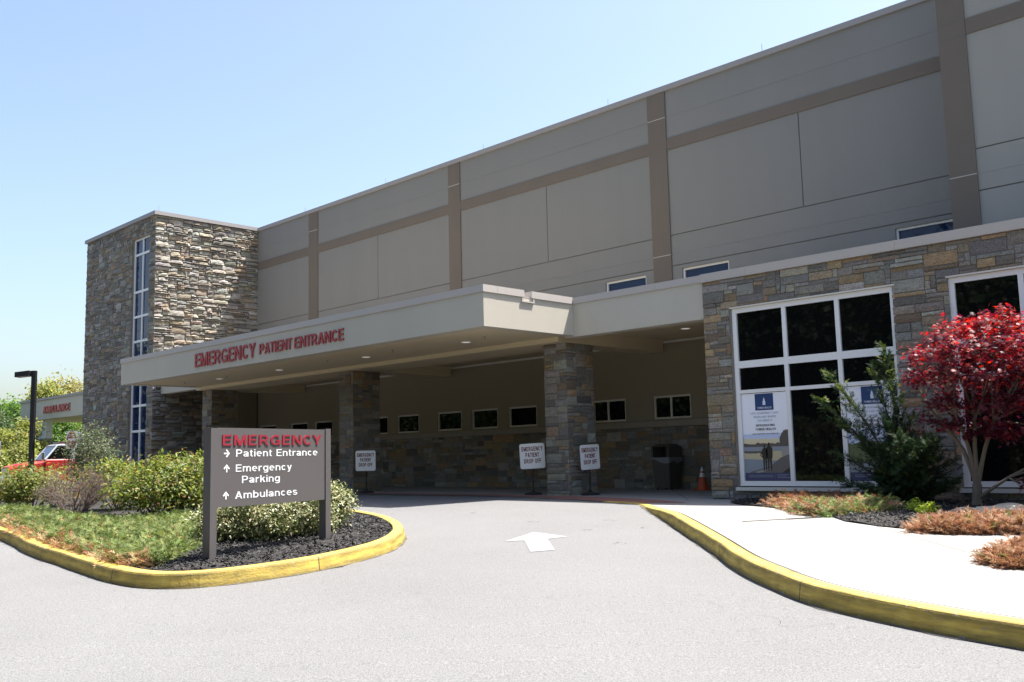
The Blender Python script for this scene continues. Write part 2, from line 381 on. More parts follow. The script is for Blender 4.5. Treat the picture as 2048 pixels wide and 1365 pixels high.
def smooth_path(P, step=.25, closed=False):
    P = [np.array(p, float) for p in P]; n = len(P); out = []
    rng = range(n if closed else n-1)
    for i in rng:
        p0 = P[(i-1) % n] if (closed or i > 0) else 2*P[0]-P[1]
        p1 = P[i]; p2 = P[(i+1) % n]; p3 = P[(i+2) % n] if (closed or i < n-2) else 2*P[-1]-P[-2]
        m = max(1, int(np.linalg.norm(p2-p1)/step))
        for j in range(m):
            t = j/m
            out.append(.5*((2*p1)+(-p0+p2)*t+(2*p0-5*p1+4*p2-p3)*t*t+(-p0+3*p1-3*p2+p3)*t**3))
    if not closed: out.append(P[-1])
    return np.array(out)
def inside(poly, x, y):
    poly = np.asarray(poly); c = np.zeros(np.shape(x), bool); n = len(poly); j = n-1
    for i in range(n):
        xi, yi = poly[i][:2]; xj, yj = poly[j][:2]
        if yi != yj: c ^= ((yi > y) != (yj > y)) & (x < (xj-xi)*(y-yi)/(yj-yi)+xi)
        j = i
    return c
def dist_poly(poly, x, y):
    poly = np.asarray(poly)[:, :2]; d = np.full(np.shape(x), 1e9); n = len(poly)
    for i in range(n):
        a = poly[i]; b = poly[(i+1) % n]; ab = b-a; L = max(ab@ab, 1e-12)
        t = np.clip(((x-a[0])*ab[0]+(y-a[1])*ab[1])/L, 0, 1)
        d = np.minimum(d, np.hypot(x-a[0]-t*ab[0], y-a[1]-t*ab[1]))
    return d
def sheet(name, poly, sp, zf, m, parent=None, jitter=.2, smooth=True):
    """triangulated surface inside a plan outline, heights from zf"""
    B = np.asarray(poly, float)[:, :2]
    bd = []
    for i in range(len(B)):
        a = B[i]; b = B[(i+1) % len(B)]; k = max(1, int(np.linalg.norm(b-a)/sp))
        for j in range(k): bd.append(a+(b-a)*j/k)
    bd = np.array(bd); lo = bd.min(0); hi = bd.max(0)
    gx, gy = np.meshgrid(np.arange(lo[0], hi[0], sp), np.arange(lo[1], hi[1], sp)); gx = gx.ravel(); gy = gy.ravel()
    gx = gx+RNG.uniform(-jitter, jitter, gx.shape)*sp; gy = gy+RNG.uniform(-jitter, jitter, gy.shape)*sp
    k = inside(bd, gx, gy) & (dist_poly(B, gx, gy) > sp*.45)
    pts = [Vector(p) for p in bd]+[Vector(p) for p in zip(gx[k], gy[k])]
    n = len(bd); ed = [(i, (i+1) % n) for i in range(n)]
    v, e, f, *_ = delaunay_2d_cdt(pts, ed, [], 1, 1e-5)
    xy = np.array([p[:] for p in v]); z = zf(xy[:, 0], xy[:, 1])
    me = bpy.data.meshes.new(name); me.from_pydata(np.c_[xy, z].tolist(), [], f); me.materials.append(m); me.update()
    if smooth: me.shade_smooth()
    o = link(name, me, parent); return o

# plan outlines (metres)
CURB_R = [(-12.6, 15.2), (-11.5, 14.9), (-10.3, 13.7), (-7.8, 11.18), (-6.6, 9.95), (-5.52, 8.82), (-4.87, 8.25), (-4.24, 7.75), (-3.67, 7.46),
          (-3.2, 7.3), (-2.5, 7.13), (-1.4, 6.98), (0, 6.9), (3, 6.8), (9, 6.6)]
curbR = smooth_path(CURB_R, .15)
EDGE = [(-36.0, 15.9), (-30, 15.95), (-22.2, 16.1), (-17.4, 16.25), (-15.9, 16.15), (-14.0, 15.7)]
_d = unit(np.gradient(curbR, axis=0)); PAVE = [tuple(p) for p in EDGE]+[tuple(p) for p in curbR+np.c_[-_d[:, 1], _d[:, 0]]*.12]+[(9, 16.74), (-10.95, 16.74), (-10.95, 20.98), (-36.0, 20.98)]
ISLAND = [(-35, 7.4), (-32, 6.6), (-28, 6.0), (-24, 5.6), (-20, 5.25), (-16.0, 4.985), (-13.66, 4.63), (-12.3, 4.5), (-11.08, 4.39), (-10.3, 4.36), (-9.87, 4.40), (-9.58, 4.52),
          (-9.37, 4.73), (-9.26, 5.0), (-9.2, 5.43), (-9.27, 6.22), (-9.56, 7.07), (-9.9, 7.7), (-10.45, 8.35), (-11.1, 8.9), (-11.9, 9.4), (-13.0, 9.9),
          (-14.5, 10.25), (-17, 10.65), (-21.3, 11.0), (-24.6, 10.8), (-28.2, 9.6), (-32, 8.6), (-34.5, 8.2)]
isl = smooth_path(ISLAND, .09, True)
ISL2 = smooth_path([(-46.5, 14.4), (-45, 13.3), (-41, 12.0), (-38, 11.4), (-36.9, 12.0), (-36.6, 13.4), (-37.2, 15.2), (-46, 15.9)], .3, True)
BED1 = [(-10.3, 16.7), (-10.05, 15.9), (-9.15, 14.97), (-8.59, 14.56), (-7.73, 13.79), (-6.64, 13.09), (-6.11, 12.48), (-5.5, 12.16), (-5.08, 12.04),
        (-4.55, 12.2), (-3.9, 12.6), (-2, 13.6), (3, 15.0), (8, 15.6), (8, 16.7)]
BED2 = smooth_path([(-3.62, 10.2), (-3.45, 9.93), (-3.08, 9.85), (-2, 9.7), (0, 9.6), (4, 9.7), (4.5, 11), (2, 11.6), (0, 11.5), (-2.3, 11.15), (-3.3, 10.75)], .15, True)

def road_z(x, y):
    z = G(x, y)
    for pl in (PAVE, isl, ISL2):
        m = inside(pl, x, y) & (dist_poly(pl, x, y) > .30)
        z = np.where(m, z-.12, z)
    return z
def grid(name, xs, ys, zf, m):
    X, Y = np.meshgrid(xs, ys); Z = zf(X, Y); nx, ny = len(xs), len(ys)
    i = np.arange(nx-1)[None, :]+np.arange(ny-1)[:, None]*nx
    idx = np.stack([i, i+1, i+1+nx, i+nx], -1).reshape(-1)
    o = np_mesh(name, np.c_[X.ravel(), Y.ravel(), Z.ravel()], np.full((nx-1)*(ny-1), 4), idx, m); o.data.shade_smooth(); return o
reg(grid('road', np.arange(-75, 16, .3), np.arange(-30, 21, .3), road_z, ASPHALT), kind='structure')
far = np.r_[-900, -500, -300, -200, -150, -120, np.arange(-100, 101, 5.0), 120, 150, 200, 300, 500, 900]
reg(grid('ground', far, far, lambda x, y: np.minimum(G(x, y), 0)-.25, GROUND), kind='structure')
reg(sheet('pavement', PAVE, .22, SW, CONC, smooth=True), kind='structure')

def curb(name, path, closed, zf, h, wdt, label, group):
    """kerb swept along a plan path; path is the road-side foot, body lies to the left of travel when wdt>0"""
    P = np.asarray(path)[:, :2]; n = len(P)
    nxt = np.roll(P, -1, 0) if closed else np.vstack([P[1:], 2*P[-1]-P[-2]]); prv = np.roll(P, 1, 0) if closed else np.vstack([2*P[0]-P[1], P[:-1]])
    d = unit(nxt-prv); nr = np.c_[-d[:, 1], d[:, 0]]
    arc = np.r_[0, np.cumsum(np.linalg.norm(np.diff(P, axis=0), axis=1))]
    prof = [(0, -.15, .9), (0.0, .0, 1.0), (.012, .45, .25), (.02, .86, .7), (.028, .95, 1.0), (.05, 1.0, .5), (.07, 1.0, .1), (wdt*.5, 1.0, .0), (wdt-.012, 1.0, .35), (wdt, .95, .9), (wdt, -.15, 1)]
    V = []; W = []
    for i in range(n):
        hh = h(P[i, 0], P[i, 1]) if callable(h) else h
        wob = .006*math.sin(arc[i]*1.7)+.004*math.sin(arc[i]*5.3)
        for a, t, e in prof:
            q = P[i]+nr[i]*(a+(wob if a < .03 else 0)); V.append((q[0], q[1], float(zf(q[0], q[1]))+hh*t+(0.0 if t > .5 else 0))); W.append(e)
    k = len(prof); fs = []
    for i in range(n if closed else n-1):
        b = ((i+1) % n)*k
        for j in range(k-1): fs.append((i*k+j, i*k+j+1, b+j+1, b+j))
    if not closed: fs += [tuple(range(k))[::-1], tuple((n-1)*k+j for j in range(k))]
    me = bpy.data.meshes.new(name); me.from_pydata(V, [], fs); me.materials.append(YELLOW)
    at = me.attributes.new('wear', 'FLOAT', 'POINT'); at.data.foreach_set('value', np.array(W, np.float32))
    at = me.attributes.new('arc', 'FLOAT', 'POINT'); at.data.foreach_set('value', np.repeat(arc[:n], k).astype(np.float32))
    me.update(); o = link(name, me); return reg(o, label, 'kerb', group)

def yellow_mat():
    m = bpy.data.materials.new('yellow_kerb_paint'); m.use_nodes = True; t = m.node_tree; N, L = t.nodes, t.links
    b = N['Principled BSDF']; b.inputs['Roughness'].default_value = .7; b.inputs['Specular IOR Level'].default_value = .25
    tc = N.new('ShaderNodeTexCoord')
    def noise(sc, det=6, st=None):
        nz = N.new('ShaderNodeTexNoise'); nz.inputs['Scale'].default_value = sc; nz.inputs['Detail'].default_value = det
        if st:
            mp = N.new('ShaderNodeMapping'); mp.inputs['Scale'].default_value = st; L.new(tc.outputs['Object'], mp.inputs[0]); L.new(mp.outputs[0], nz.inputs['Vector'])
        else: L.new(tc.outputs['Object'], nz.inputs['Vector'])
        return nz.outputs[0]
    def math_(op, a, bb):
        n = N.new('ShaderNodeMath'); n.operation = op
        for i, x in enumerate((a, bb)):
            if hasattr(x, 'links'): L.new(x, n.inputs[i])
            else: n.inputs[i].default_value = x
        return n.outputs[0]
    def ramp(x, a, c):
        r = N.new('ShaderNodeMapRange'); r.inputs[1].default_value = a; r.inputs[2].default_value = c; L.new(x, r.inputs[0]); return r.outputs[0]
    def mix(f, c1, c2):
        mx = N.new('ShaderNodeMix'); mx.data_type = 'RGBA'; L.new(f, mx.inputs[0])
        for i, c in ((6, c1), (7, c2)):
            if isinstance(c, tuple): mx.inputs[i].default_value = (*c, 1)
            else: L.new(c, mx.inputs[i])
        return mx.outputs[2]
    wa = N.new('ShaderNodeAttribute'); wa.attribute_name = 'wear'; ar = N.new('ShaderNodeAttribute'); ar.attribute_name = 'arc'
    cx = N.new('ShaderNodeCombineXYZ'); sp = N.new('ShaderNodeSeparateXYZ'); L.new(tc.outputs['Object'], sp.inputs[0])
    L.new(math_('MULTIPLY', ar.outputs['Fac'], 1.0), cx.inputs[0]); L.new(math_('MULTIPLY', sp.outputs[2], 7.0), cx.inputs[1])
    streak = N.new('ShaderNodeTexNoise'); streak.inputs['Scale'].default_value = 2.2; streak.inputs['Detail'].default_value = 10; streak.inputs['Roughness'].default_value = .7; L.new(cx.outputs[0], streak.inputs['Vector'])
    base = mix(ramp(noise(5, 8), .4, .75), (.54, .40, .09), (.42, .29, .06))
    grime = ramp(math_('ADD', streak.outputs[0], math_('MULTIPLY', wa.outputs['Fac'], .40)), .56, .84)
    c = mix(math_('MULTIPLY', grime, .7), base, (.10, .082, .035))
    chip = ramp(math_('ADD', noise(26, 4), math_('MULTIPLY', wa.outputs['Fac'], .10)), .715, .75)
    c = mix(chip, c, (.26, .24, .2))
    fr = math_('ABSOLUTE', math_('SUBTRACT', math_('FRACT', math_('ADD', math_('DIVIDE', ar.outputs['Fac'], 2.7), .31), 0), .5), 0)
    jn = N.new('ShaderNodeMath'); jn.operation = 'LESS_THAN'; L.new(math_('ADD', fr, math_('MULTIPLY', noise(30, 2), .004)), jn.inputs[0]); jn.inputs[1].default_value = .0052
    c = mix(math_('MULTIPLY', jn.outputs[0], .85), c, (.05, .042, .03))
    L.new(c, b.inputs['Base Color'])
    bp = N.new('ShaderNodeBump'); bp.inputs['Strength'].default_value = .5; bp.inputs['Distance'].default_value = .01
    L.new(noise(40, 6), bp.inputs['Height']); L.new(bp.outputs[0], b.inputs['Normal'])
    return m
YELLOW = yellow_mat()
curb('kerb', curbR, False, lambda x, y: float(G(x, y)), lambda x, y: float(SW(x, y)-G(x, y))+.006, .19,
     'weathered yellow painted kerb curving along the pale concrete pavement, tapering flush at the canopy', 'yellow painted kerbs')
curb('kerb', isl, True, lambda x, y: float(G(x, y)), .155, .18,
     'yellow painted kerb ringing the mulched island with the emergency sign', 'yellow painted kerbs')
curb('kerb', ISL2, True, lambda x, y: float(G(x, y)), .15, .18,
     'distant yellow kerb at the far left, in front of the red truck', 'yellow painted kerbs')

# brick strip along the flush edge, arrow, pavement joints and painted step shade
strip_o = smooth_path([(-32, 15.98), (-26, 16.05), (-22.2, 16.13), (-17.4, 16.28), (-15.9, 16.2), (-14.2, 15.8), (-12.6, 15.33), (-11.75, 15.12)], .4)
strip_i = smooth_path([(-10.75, 15.55), (-11.6, 15.95), (-13.0, 16.4), (-14.6, 16.72), (-16.2, 16.86), (-19, 16.85), (-23, 16.7), (-32, 16.6)], .4)
reg(sheet('brick_strip', np.vstack([strip_o, strip_i]), .35, lambda x, y: SW(x, y)+.006, BRICK), kind='structure')
mk = sheet('road_arrow', [(-9.838, 10.29), (-9.405, 9.246), (-9.247, 9.482), (-8.377, 8.69), (-8.25, 9.001), (-9.097, 9.78), (-9.051, 10.151)], .12, lambda x, y: G(x, y)+.005, ROADWHITE)
reg(mk, kind='structure')
jb = MB()
def ribbon(mb, path, o0, o1, zf, wob=.0):
    P = np.asarray(path)[:, :2]; d = unit(np.gradient(P, axis=0)); nr = np.c_[-d[:, 1], d[:, 0]]
    for i in range(len(P)-1):
        q = [P[i]+nr[i]*o0, P[i+1]+nr[i+1]*o0, P[i+1]+nr[i+1]*(o1+wob*math.sin((i+1)*1.3)*math.sin((i+1)*.37)), P[i]+nr[i]*(o1+wob*math.sin(i*1.3)*math.sin(i*.37))]
        mb.quad(*[(c[0], c[1], float(zf(c[0], c[1]))) for c in q])
ribbon(jb, curbR[14:], .188, .206, lambda x, y: SW(x, y)+.009)
gd = MB(); ribbon(gd, curbR[10:], .004, -.035, lambda x, y: G(x, y)+.005, .022); ribbon(gd, np.vstack([isl, isl[:1]]), .004, -.012, lambda x, y: G(x, y)+.005, .014)
reg(gd.build('gutter_dirt', mat('gutter_dirt', (.05, .046, .04), .95, .7, 9, col2=(.12, .115, .11))), kind='structure')
def joint(a, b, wd=.010):
    a = np.array(a); b = np.array(b); n = max(2, int(np.linalg.norm(b-a)/.3)); d = (b-a)/np.linalg.norm(b-a); s_ = np.array([-d[1], d[0]])*wd/2
    for i in range(n):
        p = a+(b-a)*i/n; q = a+(b-a)*(i+1)/n
        jb.quad(*[(c[0], c[1], float(SW(c[0], c[1]))+.007) for c in (p-s_, q-s_, q+s_, p+s_)])
joint((-7.25, 11.75), (-6.55, 12.95), .05); joint((-6.9, 12.35), (-6.55, 12.95), .10); joint((-5.5, 12.1), (-3.6, 10.2)); joint((-4.6, 8.2), (-3.4, 9.9)); joint((-10.6, 14.2), (-9.3, 15.0))  # first two are flat dark strips for the shade a raised slab casts
joint((-15.0, 16.95), (-15.0, 20.9)); joint((-11.2, 16.2), (-15, 20.9), .01); joint((-2.3, 7.4), (-1.8, 9.6))
reg(jb.build('pavement_joint_shade', mat('joint_shade_dark', (.03, .028, .026), .95)), kind='structure')  # near black, to put the shade of the grooves into the colour
# hairline cracks and small pits as flat dark marks in the asphalt
cb = MB()
def crack(p, ang, L_, wd):
    p = np.array(p, float); q = p
    for i in range(int(L_/.08)):
        ang += random.uniform(-.5, .5); nx = q+.08*np.array([math.cos(ang), math.sin(ang)]); s_ = np.array([-math.sin(ang), math.cos(ang)])*wd*random.uniform(.3, 1)
        cb.quad(*[(c[0], c[1], float(G(c[0], c[1]))+.004) for c in (q-s_, nx-s_, nx+s_, q+s_)]); q = nx
for p, a, l in (((-4.4, 6.95), .4, .7), ((-3.9, 6.75), .3, .5), ((-4.9, 7.3), -.3, .4), ((-7.5, 5.2), 1.2, .25), ((-6.1, 6.5), 2, .2)):
    crack(p, a, l, .0022)
for p in ((-13.0, 12.0), (-10.9, 11.3), (-9.9, 12.2), (-8.9, 11.6), (-9.4, 10.9), (-14.2, 11.2), (-8.0, 10.0)):
    for i in range(3): crack((p[0]+random.uniform(-.1, .1), p[1]+random.uniform(-.1, .1)), random.uniform(0, 6), .15, .014)
reg(cb.build('asphalt_cracks', mat('crack_dark', (.06, .058, .056), .95)), kind='structure')

# ------------------------------------------------------------------ building helpers
PAL = [(.26, .262, .268), (.315, .308, .295), (.205, .20, .195), (.34, .31, .25), (.29, .215, .14), (.38, .25, .11), (.275, .25, .21), (.37, .365, .36), (.165, .16, .155), (.31, .215, .13), (.25, .26, .275)]
PALW = [.14, .11, .11, .10, .12, .11, .11, .06, .06, .06, .02]
def stones(mb, o, U, N, w, h, openings=(), cw=.1, ch=.085, depth=(.02, .05), ext0=0, ext1=0, big=1.0, rs=None, sat=.7, sun_gain=1.0, lean=0.0):
    """random ashlar: every stone its own faceted block standing proud of the mortar face"""
    rs = rs or random; o = np.array(o, float); U = np.array(U, float); N = np.array(N, float); Zv = np.array([0, 0, 1.])
    nx = max(2, round(w/cw)); ny = max(2, round(h/ch)); cw = w/nx; ch = h/ny
    flip = np.dot(np.cross(U, Zv), N) < 0
    occ = np.zeros((nx, ny), bool)
    for (a0, a1, b0, b1) in openings:
        occ[max(0, int(round(a0/cw))):int(round(a1/cw)), max(0, int(round(b0/ch))):int(round(b1/ch))] = True
    for j in range(ny):
        for i in range(nx):
            if occ[i, j]: continue
            r = rs.random()
            if r < .40: sw, sh = rs.randint(2, 6), 1
            elif r < .76: sw, sh = rs.randint(3, 6), 2
            elif r < .90: sw, sh = rs.randint(1, 3), rs.randint(1, 2)
            else: sw, sh = rs.randint(4, 6), 3
            sw = max(1, int(round(sw*big)))
            while sw > 1 and (i+sw > nx or occ[i:i+sw, j].any()): sw -= 1
            while sh > 1 and (j+sh > ny or occ[i:i+sw, j:j+sh].any()): sh -= 1
            if i+sw == nx-1 and not occ[nx-1, j:j+sh].any() and nx > 8 and rs.random() < .7: sw += 1
            occ[i:i+sw, j:j+sh] = True
            g = .006+.004*rs.random()
            u0, u1, v0, v1 = i*cw+g, (i+sw)*cw-g, j*ch+g, (j+sh)*ch-g
            if i == 0: u0 = -ext0
            if i+sw == nx: u1 = w+ext1
            a = max(2, int((u1-u0)/.11)); b = max(2, int((v1-v0)/.07))
            d0 = rs.uniform(*depth); c = PAL[rs.choices(range(len(PAL)), PALW)[0]]; k = rs.choice((rs.uniform(.62, .88), rs.uniform(.85, 1.08), rs.uniform(1.0, 1.25)))
            gm = sum(c)/3; mb.col = tuple(min(1, (gm+(x-gm)*sat)*sun_gain*k*wm*rs.uniform(.95, 1.05)) for x, wm in zip(c, (.98, .94, .86)))
            vs = []
            tilt = rs.uniform(-.25, .25)*depth[1]-lean*rs.uniform(.4, 1.3)*d0; tl2 = rs.uniform(-.25, .25)*depth[1]
            for q in range(b+1):
                for p in range(a+1):
                    edge = p in (0, a) or q in (0, b)
                    d = d0*(.62 if edge else 1.0)+rs.uniform(-.16, .16)*d0+tilt*(q/b-.5)+tl2*(p/a-.5)
                    uu = u0+(u1-u0)*p/a+(0 if p in (0, a) else rs.uniform(-.015, .015)); vv = v0+(v1-v0)*q/b+(0 if q in (0, b) else rs.uniform(-.01, .01))
                    if edge and not ((p == 0 and i == 0) or (p == a and i+sw == nx)):
                        uu += rs.uniform(-.004, .004); vv += rs.uniform(-.004, .004)
                    vs.append(o+U*uu+Zv*vv+N*max(.004, d))
            fs = [(q*(a+1)+p, q*(a+1)+p+1, (q+1)*(a+1)+p+1, (q+1)*(a+1)+p) for q in range(b) for p in range(a)]
            ring = [p for p in range(a+1)]+[q*(a+1)+a for q in range(1, b+1)]+[b*(a+1)+p for p in range(a-1, -1, -1)]+[q*(a+1) for q in range(b-1, 0, -1)]
            nb = len(vs)
            for r_ in ring:
                v = vs[r_]; dd = np.dot(v-o, N); vs.append(v-N*(dd+.006))
            m = len(ring); fs += [(ring[t], nb+t, nb+(t+1) % m, ring[(t+1) % m]) for t in range(m)]
            if flip: fs = [f[::-1] for f in fs]
            mb.add(vs, fs)
    mb.col = (1, 1, 1)

def depth_wall(name, x0, x1, z0, z1, Y, regions, mats, parent, thick=.25):
    """flat wall facing -y cut by rectangles (x0,x1,z0,z1,depth,material or None for a hole)"""
    xs = sorted({x0, x1} | {min(max(r[i], x0), x1) for r in regions for i in (0, 1)})
    zs = sorted({z0, z1} | {min(max(r[i], z0), z1) for r in regions for i in (2, 3)})
    nx, nz = len(xs)-1, len(zs)-1; D = np.zeros((nx, nz)); M = np.zeros((nx, nz), int)
    for r in regions:
        for i in range(nx):
            cx = (xs[i]+xs[i+1])/2
            if not r[0] < cx < r[1]: continue
            for j in range(nz):
                cz = (zs[j]+zs[j+1])/2
                if r[2] < cz < r[3] and (r[4] > D[i, j]): D[i, j] = r[4]; M[i, j] = -1 if r[5] is None else r[5]
    mb = MB()
    for i in range(nx):
        for j in range(nz):
            if M[i, j] >= 0:
                mb.mi = M[i, j]; y = Y+D[i, j]
                mb.quad((xs[i], y, zs[j]), (xs[i+1], y, zs[j]), (xs[i+1], y, zs[j+1]), (xs[i], y, zs[j+1]))
            mb.mi = 0
            if i+1 < nx and D[i, j] != D[i+1, j]:
                a, b = Y+D[i, j], Y+D[i+1, j]; x = xs[i+1]
                mb.quad((x, a, zs[j]), (x, b, zs[j]), (x, b, zs[j+1]), (x, a, zs[j+1]))
            if j+1 < nz and D[i, j] != D[i, j+1]:
                a, b = Y+D[i, j], Y+D[i, j+1]; z = zs[j+1]
                mb.quad((xs[i], a, z), (xs[i+1], a, z), (xs[i+1], b, z), (xs[i], b, z))
    return mb.build(name, mats, parent)

def window(name, x0, x1, z0, z1, Y, cols, rows, fw, mw, mframe, mglass, parent, rec=.05, dep=.07, label=None):
    """framed window facing -y; cols/rows list the mullion centre lines; frame front at Y, glass set back"""
    fb = MB(); fb.box(x0, x1, Y, Y+dep, z0, z0+fw); fb.box(x0, x1, Y, Y+dep, z1-fw, z1)
    fb.box(x0, x0+fw, Y, Y+dep, z0+fw, z1-fw); fb.box(x1-fw, x1, Y, Y+dep, z0+fw, z1-fw)
    cs = [x0+fw-mw/2]+list(cols)+[x1-fw+mw/2]
    for c in cols: fb.box(c-mw/2, c+mw/2, Y+.003, Y+dep, z0+fw, z1-fw)
    rr = [(z0+fw, z0+fw)]+[(z-t/2, z+t/2) for z, t in rows]+[(z1-fw, z1-fw)]
    for (a, b) in rr[1:-1]:
        for k in range(len(cs)-1): fb.box(cs[k]+mw/2, cs[k+1]-mw/2, Y+.006, Y+dep, a, b)
    o = fb.build(name, mframe, parent)
    if label: o['label'] = label
    for k in range(len(cs)-1):
        for t in range(len(rr)-1):
            pb = MB(); pb.box(cs[k]+mw/2, cs[k+1]-mw/2, Y+rec, Y+rec+.01, rr[t][1], rr[t+1][0]); pb.build('pane', mglass, o)
    return o

# ------------------------------------------------------------------ hospital building
bld = thing('hospital_building', (-18, 17, 0), 'large grey stucco hospital block with brown bands, stone tower and emergency patient entrance canopy', 'building')
YW, YB, BX = 21.0, 19.5, -6.86
# main wall with scored joints and window openings
JT = .026
reg_ = [(-36.05, BX, 6.735, 6.735+JT, .018, 1), (-36.05, BX, 5.895, 5.895+JT, .018, 1), (-36.05, BX, 10.03, 10.038, .005, 0), (-36.05, BX, 6.215, 6.223, .005, 0)]
for x in (-27.6, -19.18, -10.81): reg_.append((x-JT/2, x+JT/2, 6.77, 9.1, .018, 1))
UPW = [(-17.0, -15.57), (-14.38, -12.95), (-8.65, -7.2)]
for a, b in UPW: reg_.append((a, b, 4.6, 5.80, .12, None))
SMW = [(-35.7, -34.5), (-33.4, -32.2), (-31.7, -30.5), (-28.3, -27.1), (-26.58, -25.38), (-24.41, -23.21), (-22.72, -21.52), (-21.03, -19.83), (-17.65, -16.45), (-15.5, -14.3)]
depth_wall('main_wall', -36.05, BX, 3.9, 10.78, YW, reg_, [STUCCO, GROOVE], bld)
reg2 = [(a, b, 1.84, 2.46, .10, None) for a, b in SMW]
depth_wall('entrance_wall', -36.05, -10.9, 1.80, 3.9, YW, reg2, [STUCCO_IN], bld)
# projecting bay at the right
reg3 = [(BX, 6, 6.735, 6.735+JT, .018, 1), (BX, 6, 5.89, 5.89+JT, .018, 1), (BX, 6, 10.03, 10.038, .005, 0), (BX, 6, 6.235, 6.243, .005, 0)]
depth_wall('bay_wall', BX, 6, 4.5, 10.78, YB, reg3, [STUCCO_BAY, GROOVE], bld)
b = MB(); b.quad((BX, YB, 4.5), (BX, YW+.3, 4.5), (BX, YW+.3, 10.78), (BX, YB, 10.78)); b.build('bay_return', STUCCO_BAY, bld)
# roof slab and interior mass behind
b = MB(); b.box(-36.0, 6, 21.3, 34, 0, 10.6); b.box(BX+.05, 6, 19.9, 21.29, 4.2, 10.6); b.build('core', mat('dark_interior', (.02, .02, .02), .95), bld)
# pilasters (run full height, proud) and the band between them
PIL = [(-32.07, -31.44), (-23.64, -23.06), (-15.28, -14.69)]
for a, c in PIL:
    b = MB(); b.box(a, c, YW-.035, YW+.02, 3.95, 10.78); b.mi = 1
    b.box(a+.005, c-.005, YW-.038, YW-.034, 10.03, 10.05); b.box(a+.005, c-.005, YW-.038, YW-.034, 6.21, 6.23); b.build('pilaster', [BAND, SEAL], bld)
b = MB(); b.box(BX-.0, -6.33, YB-.035, YB+.02, 4.6, 10.78); b.mi = 1; b.box(BX+.005, -6.335, YB-.038, YB-.034, 6.235, 6.255)
b.mi = 2; b.box(BX+.005, -6.335, YB-.037, YB-.034, 9.42, 9.435); b.box(BX+.005, -6.335, YB-.037, YB-.034, 9.095, 9.11)
b.build('pilaster', [BAND, SEAL, GROOVE], bld)
b = MB(); e = [-36.0]+[x for p in PIL for x in p]+[BX]
for k in range(0, len(e), 2): b.box(e[k]+.004, e[k+1]-.004, YW-.028, YW+.02, 9.11, 9.43)
b.box(-6.326, 6, YB-.028, YB+.02, 9.11, 9.43); b.build('wall_band', BAND, bld)
# roof coping
b = MB(); b.box(-36.1, BX, YW-.06, YW+.35, 10.78, 10.93); b.box(BX-.06, 6, YB-.06, YB+.35, 10.78, 10.932); rc = b.build('roof_coping', COPING, bld)
for x, y, z in ((-11.73, 21.1, 10.93), (-16.75, 21.1, 10.93), (-22.02, 21.1, 10.93), (-27.23, 21.1, 10.93), (-32.54, 21.1, 10.93)):
    b = MB(); b.tube([(x, y, z), (x, y, z+.25)], .008, 5); b.build('lightning_rod', COPING, rc)
for a, c in UPW: window('upper_window', a, c, 4.6, 5.80, YW+.05, [], [], .05, .05, ALU, GLASS_SKY, bld)
for a, c in SMW:
    window('entrance_window', a, c, 1.84, 2.46, YW+.03, [a+.55] if a > -18 else [], [], .05, .05, ALU_D, GLASS, bld)  # dividers added to the two right windows stand in for a reflection
# stone base under the entrance windows with its cast sill band
b = MB(); b.box(-36.0, -10.98, YW-.05, YW+.15, -.1, 1.63); b.mi = 1
stones(b, (-36.0, YW-.05, 0), (1, 0, 0), (0, -1, 0), 25.0, 1.63, depth=(.015, .035), rs=random.Random(3)); b.build('stone_base', [MORTAR, STONE], bld)
b = MB(); k = -36.0
while k < -11.0:
    k2 = min(k+1.5, -10.98); b.bbox(k+.004, k2-.004, YW-.13, YW+.06, 1.63, 1.80, .012); k = k2
b.build('sill_band', SILL, bld)
# trim line at the ceiling
b = MB(); b.box(-36, -10.98, YW-.03, YW+.01, 3.86, 3.92); b.build('ceiling_trim', ALU_D, bld)

# --- stone tower
TX0, TX1, TY0, TZ = -42.8, -36.05, 16.5, 10.80
b = MB(); b.box(TX0, TX1, TY0+.25, 24, -.5, TZ)
b.box(TX0, -38.12, TY0, TY0+.25, -.5, TZ); b.box(-36.58, TX1, TY0, TY0+.25, -.5, TZ)
b.box(-38.12, -36.58, TY0, TY0+.25, -.5, .75); b.box(-38.12, -36.58, TY0, TY0+.25, 10.13, TZ)
b.mi = 1
stones(b, (TX0, TY0, -.4), (1, 0, 0), (0, -1, 0), TX1-TX0, TZ+.4, [(4.68, 6.22, 1.15, 10.53)], cw=.10, ch=.085, depth=(.03, .07), ext0=.03, ext1=.05, rs=random.Random(5), sat=.55)
stones(b, (TX1, TY0, -.4), (0, 1, 0), (1, 0, 0), 4.5, TZ+.4, cw=.10, ch=.085, depth=(.045, .11), ext0=.03, rs=random.Random(6), sat=.4, sun_gain=1.12, lean=.75)  # sunlit face: paler stone colour and leaning blocks carry the sun's brightness
stones(b, (TX0, 21.0, -.4), (0, -1, 0), (-1, 0, 0), 4.5, TZ+.4, cw=.12, ch=.1, depth=(.03, .07), ext1=.03, rs=random.Random(8))
tw = b.build('stone_tower', [MORTAR, STONE], bld)
b = MB(); b.box(TX0-.12, TX1+.12, TY0-.12, TY0+.25, TZ, TZ+.15); b.box(TX1-.25, TX1+.12, TY0+.25, YW-.06, TZ, TZ+.15); b.box(TX0-.12, TX0+.25, TY0+.25, 24, TZ, TZ+.15); b.build('tower_coping', COPING, tw)
b = MB(); b.tube([(TX1, TY0+.1, TZ+.15), (TX1, TY0+.1, TZ+.42)], .008, 5); b.build('lightning_rod', COPING, tw)
window('tower_window', -38.12, -36.58, .75, 10.13, TY0+.06, [-37.33], [(z, .09) for z in (2.29, 3.30, 4.6, 5.9, 6.91, 7.93, 9.47)], .07, .07, ALU, GLASS_SKY, tw)
